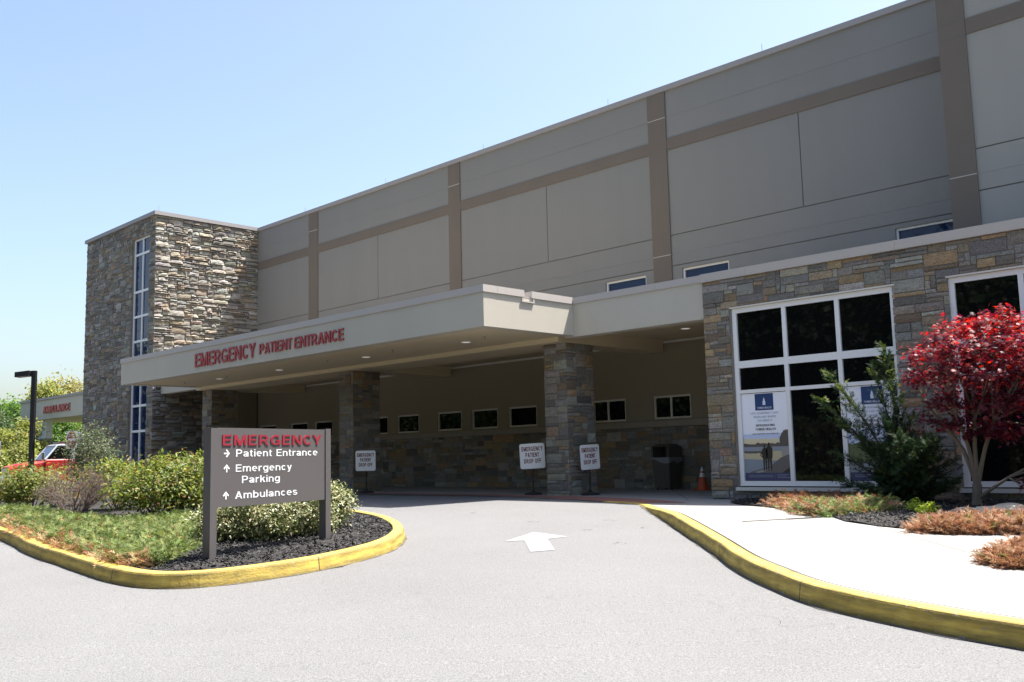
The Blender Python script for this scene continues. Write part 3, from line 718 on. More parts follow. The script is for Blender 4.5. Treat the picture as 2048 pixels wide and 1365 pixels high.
b = MB(); b.box(-38.2, -36.5, TY0-.05, TY0+.2, .66, .745); b.build('tower_sill', SILL, tw)
b = MB(); b.box(TX1, TX1+.15, 20.05, YW-.06, 1.80, 3.92); b.build('stucco_return', STUCCO_IN, tw)

# --- stone wing at the right
WY = 16.755; WX0 = -10.97
wins = [(-10.34, -7.0), (-6.07, -2.73), (-1.8, 1.54)]
b = MB(); z0, z1 = -.5, 4.43
ex = [WX0]+[x for p in wins for x in p]+[6]
for k in range(0, len(ex), 2): b.box(ex[k], ex[k+1], WY, WY+.25, z0, z1)
for a, c in wins: b.box(a, c, WY, WY+.25, z0, .24); b.box(a, c, WY, WY+.25, 3.82, z1)
b.box(WX0, 6, WY+.25, 21, 4.0, 4.43); b.box(WX0, WX0+.2, WY+.25, 20.94, z0, 4.0)
b.mi = 1
op = [(a-WX0, c-WX0, .24+.3, 3.82+.3) for a, c in wins]
stones(b, (WX0, WY, -.3), (1, 0, 0), (0, -1, 0), 16.9, 4.73, op, cw=.098, ch=.077, depth=(.012, .04), ext0=.02, big=1.0, rs=random.Random(12))
stones(b, (WX0, 20.9, -.3), (0, -1, 0), (-1, 0, 0), 4.145, 4.73, cw=.098, ch=.077, depth=(.015, .04), ext1=.012, rs=random.Random(13))
wg = b.build('stone_wing', [MORTAR, STONE], bld)
b = MB(); k = WX0-.03
for x in (-9.93, -6.9, -3.9, -.9, 2.1, 6): b.box(k+.002, x-.002, WY-.07, WY+.4, 4.43, 4.602); k = x
b.build('wing_coping', COPING_L, wg)
for i, (a, c) in enumerate(wins):
    window('wing_window', a, c, .26, 3.80, WY+.02, [a+1.14, a+2.23], [(2.115, .07), (2.66, .14)], .095, .085, ALU, GLASS, wg, rec=.045)
    b = MB(); b.box(a-.05, c+.05, WY-.075, WY+.02, .17, .235); b.build('window_sill', ALU_D, wg)
    b = MB(); b.box(a-.02, c+.02, WY-.04, WY+.02, 3.803, 3.83); b.build('window_flashing', ALU_D, wg)

# --- canopy
CX0, CX1, CY, CZ = -32.86, -14.6, 13.9, 3.716
b = MB(); t = .3
b.box(CX0, CX1, CY, CY+t, CZ, 4.46); b.box(CX0, CX0+t, CY+t, 16.8, CZ, 4.46); b.box(CX1-t, CX1, CY+t, 16.8, CZ, 4.46)
b.box(CX1-t, WX0-.002, 16.8, 16.8+t, CZ-.03, 4.461); b.box(-36.04, CX0+t, 16.8, 16.8+t, CZ-.03, 4.461)
cp = b.build('canopy', STUCCO_L, bld)
b = MB(); b.box(CX0+t, CX1-t, CY+t, 16.8, CZ+.02, 4.3); b.box(CX0+t, CX1-t, CY+t, CY+.45, CZ+.001, CZ+.02)
b.box(-36.0, WX0-.01, 17.1, 20.99, 3.93, 4.3); b.box(CX0+t, CX1-t, 16.8, 17.1, 3.93, 4.3); b.build('soffit', SOFFIT, cp)
b = MB(); b.box(-33.0, -15.06, 16.75, 18.05, 3.62, 3.95)
for x in (-33.0, -24.35, -15.79): b.box(x+.001, x+.73, 18.05, 20.95, 3.621, 3.95)
b.build('ceiling_beam', SOFFIT, cp)
b = MB(); ov = .03; h0, h1 = 4.455, 4.612
xs = [CX0-ov]+list(np.arange(-30, -15, 3.0))+[CX1+ov]
for k in range(len(xs)-1): b.box(xs[k]+.002, xs[k+1]-.002, CY-ov, CY+.4, h0, h1)
for y0, y1 in ((CY+.402, 14.55), (14.554, 15.13), (15.37, 16.75)): b.box(CX1-.35, CX1+ov, y0, y1, h0, h1)
b.box(CX0-ov, CX0+.35, CY+.402, 16.74, h0, h1)
for a, c in ((CX1-.3, -12.2), (-12.196, WX0-.035)): b.box(a, c, 16.77, 17.15, h0+.001, h1-.005)
b.box(-36.0, CX0+.3, 16.77, 17.15, h0+.001, h1-.005); b.build('canopy_coping', COPING_L, cp)
b = MB(); b.box(CX1-.3, CX1+.004, 15.135, 15.365, 4.45, 4.47); b.box(CX1, CX1+.035, 15.05, 15.45, 4.34, 4.37); b.box(CX1, CX1+.035, 15.05, 15.09, 4.37, 4.43); b.box(CX1, CX1+.035, 15.41, 15.45, 4.37, 4.43); b.build('scupper', COPING_L, cp)
LAMP = emis('lamp_lens', (1, .96, .88), .11)
LX = [(-29.16, 15.62, CZ+.02), (-25.47, 15.62, CZ+.02), (-21.08, 15.62, CZ+.02), (-17.05, 15.62, CZ+.02), (-13.2, 19.3, 3.93), (-20.4, 19.4, 3.93), (-28.6, 19.4, 3.93)]
for x, y, z in LX:
    b = MB(); b.lathe([(.13, z-.012), (.135, z-.004), (.11, z-.004)], x, y, 20); o = b.build('recessed_light', WHITE, cp)
    b.__init__(); b.lathe([(.105, z-.014), (.105, z-.006)], x, y, 20)
    me = b.build('light_lens', LAMP, cp)
for x, y in ((-16.05, 15.29), (-19.44, 15.24), (-22.35, 15.23), (-28.22, 15.36), (-30.99, 15.3)):
    b = MB(); z = CZ+.02; b.lathe([(.035, z), (.035, z-.008), (.012, z-.01), (.01, z-.05), (.03, z-.052), (.03, z-.056)], x, y, 10); b.build('sprinkler_head', COPING, cp)
fr = lambda a, c, d: (a, CY-.008-d, c)
for s_, a, c, z, k in (('EMERGENCY', -27.44, -23.90, 3.882, .408), ('PATIENT', -23.67, -22.03, 3.933, .295), ('ENTRANCE', -21.89, -19.66, 3.93, .297)):
    b = MB(); ptext(b, s_, a, c, z, k, fr, .03, t=.15, gap=.10); b.build('sign_lettering', REDLET, cp)

# --- pillars
for x0, sd in ((-15.79, 21), (-24.35, 22), (-33.02, 23)):
    x1 = x0+.73; y0, y1 = 17.0, 18.03; rs = random.Random(sd)
    b = MB(); q = .03; b.box(x0+q, x1-q, y0+q, y1-q, -.15, 3.62); b.mi = 1
    kw = dict(cw=.09, ch=.08, depth=(.015, .04), rs=rs)
    stones(b, (x0+q, y0+q, -.04), (1, 0, 0), (0, -1, 0), x1-x0-2*q, 3.655, ext0=.02, ext1=.02, **kw)
    stones(b, (x1-q, y0+q, -.04), (0, 1, 0), (1, 0, 0), y1-y0-2*q, 3.655, ext0=.018, ext1=.02, **kw)
    stones(b, (x1-q, y1-q, -.04), (-1, 0, 0), (0, 1, 0), x1-x0-2*q, 3.655, ext0=.018, ext1=.02, **kw)
    stones(b, (x0+q, y1-q, -.04), (0, -1, 0), (-1, 0, 0), y1-y0-2*q, 3.655, ext0=.018, ext1=.018, **kw)
    b.build('stone_pillar', [MORTAR, STONE], bld)

# ------------------------------------------------------------------ ambulance canopy beyond the tower
amb = thing('ambulance_canopy', (-73, 28, -.5), 'far flat roofed ambulance canopy on a stone and white pillar beyond the tower', 'canopy')
b = MB(); b.box(-79.9, -58, 26, 33, 4.50, 5.93); b.build('fascia', STUCCO_L, amb)
b = MB(); b.box(-80, -57.9, 25.9, 33.1, 5.93, 6.1); b.build('coping', COPING, amb)
b = MB(); ptext(b, 'AMBULANCE', -74.9, -69.8, 4.93, .50, lambda a, c, d: (a, 25.985-d, c), .08, t=.18, gap=.09); b.build('sign_lettering', REDLET, amb)
b = MB(); b.box(-78.9, -75.5, 26.4, 26.85, 3.1, 4.5); b.build('pillar_casing', mat('casing_pale', (.62, .63, .66), .7), amb)
b = MB(); b.box(-78.95, -75.4, 26.35, 26.9, -1, 3.1); b.mi = 1
stones(b, (-78.95, 26.35, -.8), (1, 0, 0), (0, -1, 0), 3.55, 3.9, cw=.14, ch=.12, rs=random.Random(31)); stones(b, (-75.4, 26.35, -.8), (0, 1, 0), (1, 0, 0), .55, 3.9, cw=.14, ch=.12, rs=random.Random(32))
b.build('pillar_base', [MORTAR, STONE], amb)

# ------------------------------------------------------------------ posters in the stone wing window
def poster(x0, x1, z0, z1, Y, kind, label):
    t = thing('window_poster', ((x0+x1)/2, Y, z0), label, 'poster', 'posters in the wing window')
    W, H = x1-x0, z1-z0
    P = lambda u, v, d=0: (x0+u*W, Y-.002-d, z0+v*H)
    def flat(mb, pts, d): mb.add([P(u, v, d) for u, v in pts], [tuple(range(len(pts)))])
    b = MB(); b.box(x0, x1, Y-.002, Y+.002, z0, z1); b.build('sheet', mat('poster_white', (.82, .84, .92), .35), t)
    # picture area: sky, far bank, water, dock or trees, walkers, blue footer; a print, built as flat coloured shapes
    b = MB()
    pm = [mat('print_sky', (.66, .58, .40), .35), mat('print_bank', (.10, .085, .08), .35), mat('print_mist', (.25, .28, .33), .35), mat('print_gold', (.50, .43, .28), .35),
          mat('print_water', (.22, .26, .31), .35), mat('print_dock', (.12, .115, .12), .35), mat('print_dark', (.02, .018, .017), .35), mat('print_navy', (.035, .045, .12), .35),
          mat('print_tree', (.10, .13, .06), .35), mat('print_haze', (.52, .60, .80), .35), mat('print_light', (.30, .29, .28), .35)]
    def shp(i, pts, d): b.mi = i; flat(b, pts, d)
    jag = lambda a, c, v, am, n, sd: [(a+(c-a)*k/n, v+am*random.Random(sd*97+k).uniform(-1, 1)) for k in range(n+1)]
    if kind == 0:
        shp(9, [(0, .46), (1, .46), (1, .53), (0, .53)], .0015); shp(0, [(0, .40), (1, .40), (1, .47), (0, .48)], .0018)
        shp(2, [(0, .335), (1, .335), (1, .405), (0, .405)], .002)
        shp(1, [(0, .385)]+[(1, .385)]+jag(1, 0, .425, .012, 16, 3), .0024)
        shp(4, [(0, .09), (1, .09), (1, .345), (0, .345)], .0022); shp(3, [(0, .25), (.95, .22), (.95, .335), (0, .335)], .0025)
        shp(1, [(0, .31)]+jag(0, .42, .31, .008, 8, 4)+[(.42, .335), (0, .338)], .0028)
        shp(5, [(.12, .10), (.55, .16), (.80, .26), (1, .30), (1, .085), (.12, .085)], .003); shp(10, [(.22, .10), (.55, .14), (.62, .13), (.30, .088)], .0033)
        shp(6, [(.8, .085), (1, .085), (1, .16)], .0033)
        shp(1, [(.79, .43)]+[(.79+.21*k/14, .42+.15*math.sin(min(1, .25+k/12)*1.57)+.008*math.sin(k*2.3)) for k in range(15)]+[(1, .40), (.82, .39)], .003)
        shp(10, [(.80, .36), (1, .36), (1, .28), (.84, .25)], .0028)
    else:
        shp(9, [(0, .34), (1, .34), (1, .60), (0, .52)], .0015); shp(8, [(0, .18), (1, .18)]+jag(1, 0, .40, .02, 14, 9), .0022)
        shp(2, [(0, .09), (1, .09), (1, .2), (0, .2)], .0025); shp(10, [(.3, .09), (.55, .17), (.7, .22), (.8, .15), (.75, .09)], .0028)
    shp(7, [(0, 0), (1, 0), (1, .09), (0, .09)], .0035)
    b.build('picture', pm, t)
    if kind == 0:                                                  # two printed figures seen from behind
        b = MB(); b.mi = 0
        def fig(cx, s, arm):
            yh = .40+(s-1)*.16; k = s*.9
            flat(b, [(cx+.026*k*math.cos(a), yh+.021*k*math.sin(a)) for a in np.linspace(0, 2*math.pi, 12)[:-1]], .004)
            top = yh-.022*k; hip = .245
            flat(b, [(cx-.016*k, top+.008), (cx+.016*k, top+.008), (cx+.03*k, top-.004), (cx+.068*k, top-.018), (cx+.075*k, top-.07), (cx+.066*k, hip+.012), (cx+.05*k, hip), (cx-.05*k, hip), (cx-.062*k, hip+.014), (cx-.075*k, top-.07), (cx-.066*k, top-.018), (cx-.03*k, top-.004)], .0041)
            for q in (-1, 1): flat(b, [(cx+q*.026*k-.024*k, hip+.001), (cx+q*.026*k+.024*k, hip+.001), (cx+q*.03*k+.016*k, .112), (cx+q*.03*k-.016*k, .112)], .0042)
            if arm: flat(b, [(cx-.066*k, top-.03), (cx-.12*k, top-.085), (cx-.05*k, top-.115), (cx-.05*k, top-.10), (cx-.095*k, top-.083), (cx-.06*k, top-.05)], .0043)
        fig(.455, .94, True); fig(.555, 1.08, False); b.build('printed_figures', mat('print_dark', 0), t)
    b = MB(); b.box(*(lambda a, c: (a[0], c[0], Y-.008, Y-.006, a[2], c[2]))(P(.30, .802), P(.70, .99))); b.mi = 1
    fr = lambda a, c, d: (a, Y-.0085-d, c)
    cx = x0+.5*W
    zt = z0+.86*H                                                  # pale bell tower emblem
    b.add([(cx-.03, Y-.009, zt), (cx+.03, Y-.009, zt), (cx+.03, Y-.009, zt+.07), (cx+.018, Y-.009, zt+.085), (cx+.018, Y-.009, zt+.115), (cx+.004, Y-.009, zt+.135), (cx, Y-.009, zt+.165), (cx-.004, Y-.009, zt+.135), (cx-.018, Y-.009, zt+.115), (cx-.018, Y-.009, zt+.085), (cx-.03, Y-.009, zt+.07)], [tuple(range(11))])
    ptext(b, 'TOWER HEALTH', x0+.345*W, x0+.655*W, z0+.818*H, .036, fr, .001, t=.15)
    b.build('logo', [mat('logo_navy', (.02, .05, .16), .35), mat('logo_white', (.62, .68, .78), .35)], t)
    PB, PI, PF = mat('print_paleblue', (.33, .42, .55), .4), mat('print_ink', (.03, .035, .05), .4), mat('print_footer', (.22, .25, .36), .4)
    for s, u0, u1, v, c, m_ in (('LIFE-CHANGING CARE', .19, .80, .757, .04, PB), ('WHEN AND WHERE', .25, .75, .715, .04, PB), ('YOU NEED IT.', .33, .67, .672, .04, PB), ('INTRODUCING', .30, .71, .617, .042, PI), ('TOWER HEALTH', .28, .72, .572, .042, PI), ('Advancing Health. Transforming Lives.', .21, .80, .528, .022, PI)):
        wl = []; ptext(wl, s, x0+u0*W, x0+u1*W, z0+v*H, c, fr, .001, t=.13 if m_ is PB else .16, gap=.13)
        for b in wl: b.build('lettering', m_, t)
    b = MB()
    for k, (u0, u1, v) in enumerate(((.08, .62, .060), (.08, .62, .042), (.70, .94, .066), (.70, .90, .050), (.70, .97, .034))):
        b.box(x0+u0*W, x0+u1*W, Y-.0075, Y-.007, z0+v*H, z0+v*H+.008)
    b.box(x0+.66*W, x0+.663*W, Y-.0075, Y-.007, z0+.025*H, z0+.08*H)
    b.build('footer_lines', PF, t)
PY = WY+.02+.045-.006
poster(-10.24, -9.24, .36, 2.07, PY, 0, 'window poster of two people by a lake, in the lower left pane')
poster(-8.06, -7.06, .36, 2.07, PY, 1, 'window poster with green trees, half hidden behind the dark conifer')

# ------------------------------------------------------------------ emergency direction sign on the island
SL = np.array([-9.973, 5.285]); SR = np.array([-10.521, 7.167]); Ed = (SR-SL)/np.linalg.norm(SR-SL); Nd = np.array([Ed[1], -Ed[0]])
zs = float(G(*SL))+.2
sg = thing('direction_sign', (SL[0], SL[1], zs), 'brown grey emergency sign on two posts in the black mulch', 'sign')
def SF(u, v, d): p = SL+Ed*u+Nd*d; return (p[0], p[1], v)
def sbox(b, u0, u1, v0, v1, d0, d1): b.prism([(u0, v0), (u1, v0), (u1, v1), (u0, v1)], d0, d1, SF)
b = MB(); sbox(b, .062, 1.925, .455, 1.350, -.10, -.012)
for k in (1, -1): pass
b.build('sign_panel', SIGNGREY, sg)
for u, h in ((-.045, 1.345), (1.928, 1.362)):
    b = MB(); sbox(b, u, u+.10, float(G(*(SL+Ed*u)))+.05, h, -.11, 0); b.build('post', SIGNGREY, sg)
b = MB(); ptext(b, 'EMERGENCY', .135, 1.84, 1.148, .122, lambda a, c, d: SF(a, c+.010*(a/1.9), -.012+d), .010, t=.15, gap=.15); b.build('heading_lettering', REDLET_S, sg)
fw = lambda a, c, d: SF(a, c, -.012+d)
for s, u0, u1, v in (('Patient Entrance', .35, 1.775, 1.02), ('Emergency', .348, 1.292, .848), ('Parking', .447, 1.08, .716), ('Ambulances', .342, 1.395, .541)): 
    wl = []; ptext(wl, s, u0, u1, v, .083, fw, .003, t=.135, gap=.13)
    for b in wl: b.build('white_lettering', WHITE_S, sg)
def arrow(cu, cv, rot):
    pts = [(-.008, -.042), (.008, -.042), (.008, .018), (.034, -.010), (.046, .001), (0, .046), (-.046, .001), (-.034, -.010), (-.008, .018)]
    c_, s_ = math.cos(rot), math.sin(rot); b = MB(); b.prism([(cu+c_*x-s_*y, cv+s_*x+c_*y) for x, y in pts], -.012, -.009, SF); b.build('arrow', WHITE, sg)
arrow(.204, 1.059, -math.pi/2); arrow(.207, .888, 0); arrow(.2, .584, 0)

# ------------------------------------------------------------------ drop-off signs
def dropoff(x, y, rz, hp, wd, ht, label, lean=0):
    z0 = float(SW(x, y)) if y < 16.9 else .0
    t = thing('drop_off_sign', (x, y, z0), label, 'sign', 'emergency patient drop off signs', rz=rz, local=True)
    b = MB(); b.lathe([(.22, 0), (.22, .02), (.19, .05), (.05, .075), (.035, .12)], 0, 0, 18); b.build('base', RUBBER, t)
    b = MB(); b.tube([(0, 0, .1), (0, 0, hp+.05)], .02, 8); b.build('post', BLACK, t)
    b = MB(); r = .05; pts = []
    for cx, cz, a0 in ((wd/2-r, hp+ht-r, 0), (-wd/2+r, hp+ht-r, 90), (-wd/2+r, hp+r, 180), (wd/2-r, hp+r, 270)):
        for k in range(5): a = math.radians(a0+k*22.5); pts.append((cx+r*math.cos(a), cz+r*math.sin(a)))
    cl, sl_ = math.cos(lean), math.sin(lean); mid = hp+ht/2
    R2 = lambda a, c: (cl*a-sl_*(c-mid), mid+sl_*a+cl*(c-mid))
    f2 = lambda a, c, d: (R2(a, c)[0], -.03-d, R2(a, c)[1])
    b.prism(pts, 0, .006, f2); b.build('panel', mat('sign_white', (.84, .83, .81), .4), t)
    f3 = lambda a, c, d: (R2(a, c)[0], -.0365-d, R2(a, c)[1])
    for s, k, v in (('EMERGENCY', .42, .70), ('PATIENT', .27, .46), ('DROP OFF', .34, .215)): 
        wl = []; ptext(wl, s, -k*wd, k*wd, hp+v*ht, .175*ht, f3, .002, t=.19, gap=.13)
        for b in wl: b.build('lettering', MAROON, t)
dropoff(-22.28, 16.48, math.radians(32), .63, .60, .57, 'white drop off sign standing in front of the middle pillar')
dropoff(-16.33, 17.1, math.radians(36), .64, .62, .61, 'white drop off sign standing left of the nearest pillar', .035)
dropoff(-14.74, 17.36, math.radians(80), .60, .58, .58, 'white drop off sign standing on the right of the nearest pillar, slightly tilted', .04)

# ------------------------------------------------------------------ litter bin and cone
t = thing('litter_bin', (-14.75, 20.45, 0), 'tall dark litter bin with hooded opening against the stone base wall', 'litter bin', local=True)
BIN = mat('bin_plastic', (.075, .066, .056), .55); 
b = MB()
for z0, z1, r0, r1 in ((.06, .80, .235, .27),):
    b.add([(-r0, -r0, z0), (r0, -r0, z0), (r0, r0, z0), (-r0, r0, z0), (-r1, -r1, z1), (r1, -r1, z1), (r1, r1, z1), (-r1, r1, z1)], [(0, 3, 2, 1), (4, 5, 6, 7), (0, 1, 5, 4), (1, 2, 6, 5), (2, 3, 7, 6), (3, 0, 4, 7)])
b.build('body', BIN, t)
b = MB()
for x0, x1, y0, y1, z0, z1 in ((-.28, -.22, -.28, .28, .82, 1.10), (.22, .28, -.28, .28, .82, 1.10), (-.22, .22, .24, .28, .82, 1.10)): b.box(x0, x1, y0, y1, z0, z1)
b.add([(-.28, -.28, 1.10), (.28, -.28, 1.10), (.28, .28, 1.10), (-.28, .28, 1.10), (-.2, -.17, 1.17), (.2, -.17, 1.17), (.2, .17, 1.17), (-.2, .17, 1.17)], [(0, 3, 2, 1), (4, 5, 6, 7), (0, 1, 5, 4), (1, 2, 6, 5), (2, 3, 7, 6), (3, 0, 4, 7)])
b.build('hood', BIN, t)
b = MB(); n = 24; vs = []
for i in range(n):
    a = 2*math.pi*i/n; q = max(abs(math.cos(a)), abs(math.sin(a))); x, y = .285*math.cos(a)/q, .285*math.sin(a)/q
    vs += [(x, y, .83), (x*1.02, y*1.02, .74-.05*math.sin(a*2.5+1)-.02*random.random())]
b.add(vs, [(2*i, 2*i+1, (2*i+3) % (2*n), (2*i+2) % (2*n)) for i in range(n)]); b.build('bin_liner', mat('liner_grey', (.19, .19, .21), .4), t)
for x, y in ((-.19, -.19), (.19, -.19), (.19, .19), (-.19, .19)):
    b = MB(); b.box(x-.03, x+.03, y-.03, y+.03, 0, .06); b.build('foot', BIN, t)
t = thing('traffic_cone', (-13.62, 20.35, 0), 'orange traffic cone with two white bands beside the stone wing corner', 'cone', local=True)
ORG = mat('cone_orange', (.55, .085, .02), .5)
rad = lambda z: .142-.165*(z-.03)/.68 if z < .69 else .03
b = MB(); b.lathe([(rad(z), z) for z in (.035, .1, .2, .3, .4, .5, .6, .66)]+[(.028, .70), (.015, .712)], 0, 0, 20); b.build('cone_body', ORG, t)
for a, c in ((.33, .43), (.47, .58)):
    b = MB(); b.lathe([(rad(a)+.004, a), (rad(c)+.004, c)], 0, 0, 20); b.build('white_band', WHITE, t)
b = MB(); b.bbox(-.18, .18, -.18, .18, 0, .035, .01); b.build('base', ORG, t)

# ------------------------------------------------------------------ lamp post, do not enter signs, railing, fire truck
D3 = lambda px, py, d: np.array([0, 0, CAMZ])+d*(F+RT*(px-1024)/FPX-UP*(py-682.5)/FPX)
lp = D3(69, 742, 36); lz = float(G(lp[0], lp[1]))+.1
t = thing('lamp_post', (lp[0], lp[1], lz), 'tall black lamp post with a box head by the tower', 'street lamp', rz=math.radians(43), local=True)
b = MB(); h = lp[2]-lz; b.box(-.075, .075, -.075, .075, 0, h); b.build('pole', BLACK, t)
b = MB(); b.box(-.12, -.075, -.04, .04, h-.14, h-.04); b.build('arm', BLACK, t)
b = MB(); b.add([(-.66, -.18, h-.24), (-.12, -.18, h-.20), (-.12, .18, h-.20), (-.66, .18, h-.24), (-.66, -.18, h-.05), (-.12, -.18, h-.0), (-.12, .18, h-.0), (-.66, .18, h-.05)], [(0, 3, 2, 1), (4, 5, 6, 7), (0, 1, 5, 4), (1, 2, 6, 5), (2, 3, 7, 6), (3, 0, 4, 7)]); b.build('lamp_head', BLACK, t)
b = MB(); b.box(-.16, .16, -.16, .16, 0, .12); b.build('base', CONC, t)
RED = mat('sign_red', (.36, .02, .03), .4)
def no_entry(pos, rz, label, words=True):
    z0 = float(G(pos[0], pos[1]))
    t = thing('no_entry_sign', (pos[0], pos[1], z0), label, 'sign', 'round red no entry signs', rz=rz, local=True); hc = pos[2]-z0
    circ = lambda r, n=32: [(r*math.cos(2*math.pi*k/n), hc+r*math.sin(2*math.pi*k/n)) for k in range(n)]
    f2 = lambda a, c, d: (a, -.03-d, c)
    b = MB(); b.tube([(0, 0, 0), (0, 0, hc+.3)], .03, 6); b.build('post', COPING, t)
    b = MB(); b.prism([(-.33, hc-.33), (.33, hc-.33), (.33, hc+.33), (-.33, hc+.33)], 0, .004, f2); b.mi = 1; b.prism(circ(.315), .005, .008, f2); b.mi = 0
    b.prism([(-.24, hc-.05), (.24, hc-.05), (.24, hc+.05), (-.24, hc+.05)], .009, .011, f2); b.build('panel', [WHITE, RED], t)
    b = MB(); f3 = lambda a, c, d: (a, -.042-d, c)
    ptext(b, 'DO NOT', -.19, .19, hc+.10, .11, f3, .002); b.build('lettering', WHITE, t); b = MB(); ptext(b, 'ENTER', -.17, .17, hc-.21, .11, f3, .002); b.build('lettering', WHITE, t)
no_entry(D3(145, 880, 36), math.radians(12), 'do not enter sign in front of the stone tower corner')
no_entry(D3(-7, 897, 44), math.radians(20), 'do not enter sign cut off by the left picture edge')
rp = D3(-8, 966, 45); z0 = float(G(rp[0], rp[1]))
t = thing('railing', (rp[0], rp[1], z0), 'low white metal railing at the far left by the truck', 'railing', rz=math.radians(50), local=True)
for x in np.linspace(-.9, .9, 4):
    b = MB(); b.box(x-.03, x+.03, -.03, .03, 0, .9); b.build('post', WHITE, t)
b = MB(); b.box(-.95, .95, -.04, .04, .82, .92); b.box(-.95, .95, -.035, .035, .46, .5)
for x in np.linspace(-.85, .85, 16): b.box(x-.012, x+.012, -.012, .012, .05, .46)
b.build('rails', WHITE, t)

tp = D3(88, 940, 55); z0 = float(G(tp[0], tp[1]))
hd = math.radians(40); H = math.cos(hd)*np.array([-.703, -.711])+math.sin(hd)*np.array([.711, -.703])
t = thing('rescue_truck', (tp[0], tp[1], z0), 'red medium duty rescue truck with a white box body nosing out past the lamp post', 'truck', rz=math.atan2(H[1], H[0]), local=True)   # +x forward
TR = mat('truck_red', (.36, .016, .018), .3); TW = mat('truck_white', (.48, .51, .56), .35); TG = mat('truck_grey', (.27, .29, .32), .4); CHR = mat('chrome', (.6, .6, .62), .15, metal=1.0)
def hull(b, secs):
    """loft of closed sections (x, half width, z bottom, z top, corner)"""
    vs = []; n = 8
    for x, hw, z0_, z1_, c in secs: vs += [(x, -hw, z0_+c), (x, -hw, z1_-c), (x, -hw+c, z1_), (x, hw-c, z1_), (x, hw, z1_-c), (x, hw, z0_+c), (x, hw-c, z0_), (x, -hw+c, z0_)]
    fs = [(i*n+j, i*n+(j+1) % n, (i+1)*n+(j+1) % n, (i+1)*n+j) for i in range(len(secs)-1) for j in range(n)]
    fs += [tuple(range(n))[::-1], tuple((len(secs)-1)*n+j for j in range(n))]; b.add(vs, fs)
b = MB(); hull(b, [(.25, 1.02, .75, 1.72, .10), (.9, .98, .75, 1.66, .14), (1.6, .92, .75, 1.56, .16), (2.0, .84, .78, 1.42, .14)]); b.build('hood', TR, t)
b = MB(); hull(b, [(-1.35, 1.08, .55, 1.80, .05), (.2, 1.08, .55, 1.80, .05)]); b.build('cab_lower', TR, t)
b = MB(); hull(b, [(-1.35, 1.04, 2.52, 2.66, .06), (-.55, 1.02, 2.52, 2.66, .06), (-.35, 1.0, 2.52, 2.60, .04)]); b.build('cab_roof', TG, t)
for s in (1, -1):
    b = MB(); b.tube([(.22, s*1.04, 1.8), (-.38, s*.99, 2.54)], .05, 6); b.build('cab_pillar', TW, t)
    b = MB(); b.tube([(-1.3, s*1.04, 1.8), (-1.3, s*1.0, 2.54)], .06, 6); b.build('cab_pillar', TW, t)
    b = MB(); b.add([(.12, s*1.03, 1.82), (-1.25, s*1.03, 1.82), (-1.25, s*.98, 2.52), (-.40, s*.98, 2.52)], [(0, 1, 2, 3)]); b.build('side_window', GLASS, t)
    b = MB(); b.bbox(.35, .5, s*1.32-.10, s*1.32+.10, 1.75, 2.2, .03); b.tube([(.4, s*1.05, 1.8), (.42, s*1.3, 1.85)], .02, 5); b.build('mirror', CHR, t)
    b = MB(); b.bbox(1.92, 2.03, s*.66-.16, s*.66+.16, 1.05, 1.25, .02); b.build('headlight', mat('headlight_clear', (.7, .7, .72), .1), t)
    for x in (1.15, -3.6):
        b = MB(); n = 20; pr = [(.30, -.15), (.46, -.15), (.50, -.08), (.50, .08), (.46, .15), (.30, .15)]
        vs = [(x+r*math.cos(2*math.pi*k/n), s*.95+y, .5+r*math.sin(2*math.pi*k/n)) for r, y in pr for k in range(n)]
        b.add(vs, [(i*n+k, i*n+(k+1) % n, (i+1)*n+(k+1) % n, (i+1)*n+k) for i in range(5) for k in range(n)]); wh = b.build('wheel', RUBBER, t)
        b = MB(); b.prism([(x+.31*math.cos(2*math.pi*k/n), .5+.31*math.sin(2*math.pi*k/n)) for k in range(n)], s*.95-.12, s*.95+.12, lambda a, c, d: (a, d, c)); b.build('rim', CHR, wh)
b = MB(); b.add([(.24, -.98, 1.80), (.24, .98, 1.80), (-.36, .94, 2.53), (-.36, -.94, 2.53)], [(0, 1, 2, 3)]); b.build('windscreen', GLASS_SKY, t)
b = MB(); b.bbox(-.9, -.6, -.7, .7, 2.67, 2.80, .04); b.build('light_bar', mat('beacon_dark', (.06, .01, .015), .3), t)
b = MB(); b.bbox(2.0, 2.06, -.52, .52, .95, 1.32, .02); b.build('grille', CHR, t); b = MB(); b.bbox(1.9, 2.2, -1.05, 1.05, .5, .85, .04); b.build('bumper', CHR, t)
b = MB(); b.bbox(-5.6, -1.75, -1.18, 1.18, .7, 3.35, .05); b.build('box_body', TG, t); b = MB(); b.bbox(-1.72, -1.40, -.95, .95, .7, 2.6, .03); b.build('equipment_locker', mat('locker_dark', (.03, .03, .033), .5), t); b = MB(); b.box(-5.5, -1.80, -1.192, 1.192, 1.3, 1.55); b.build('red_stripe', TR, t)

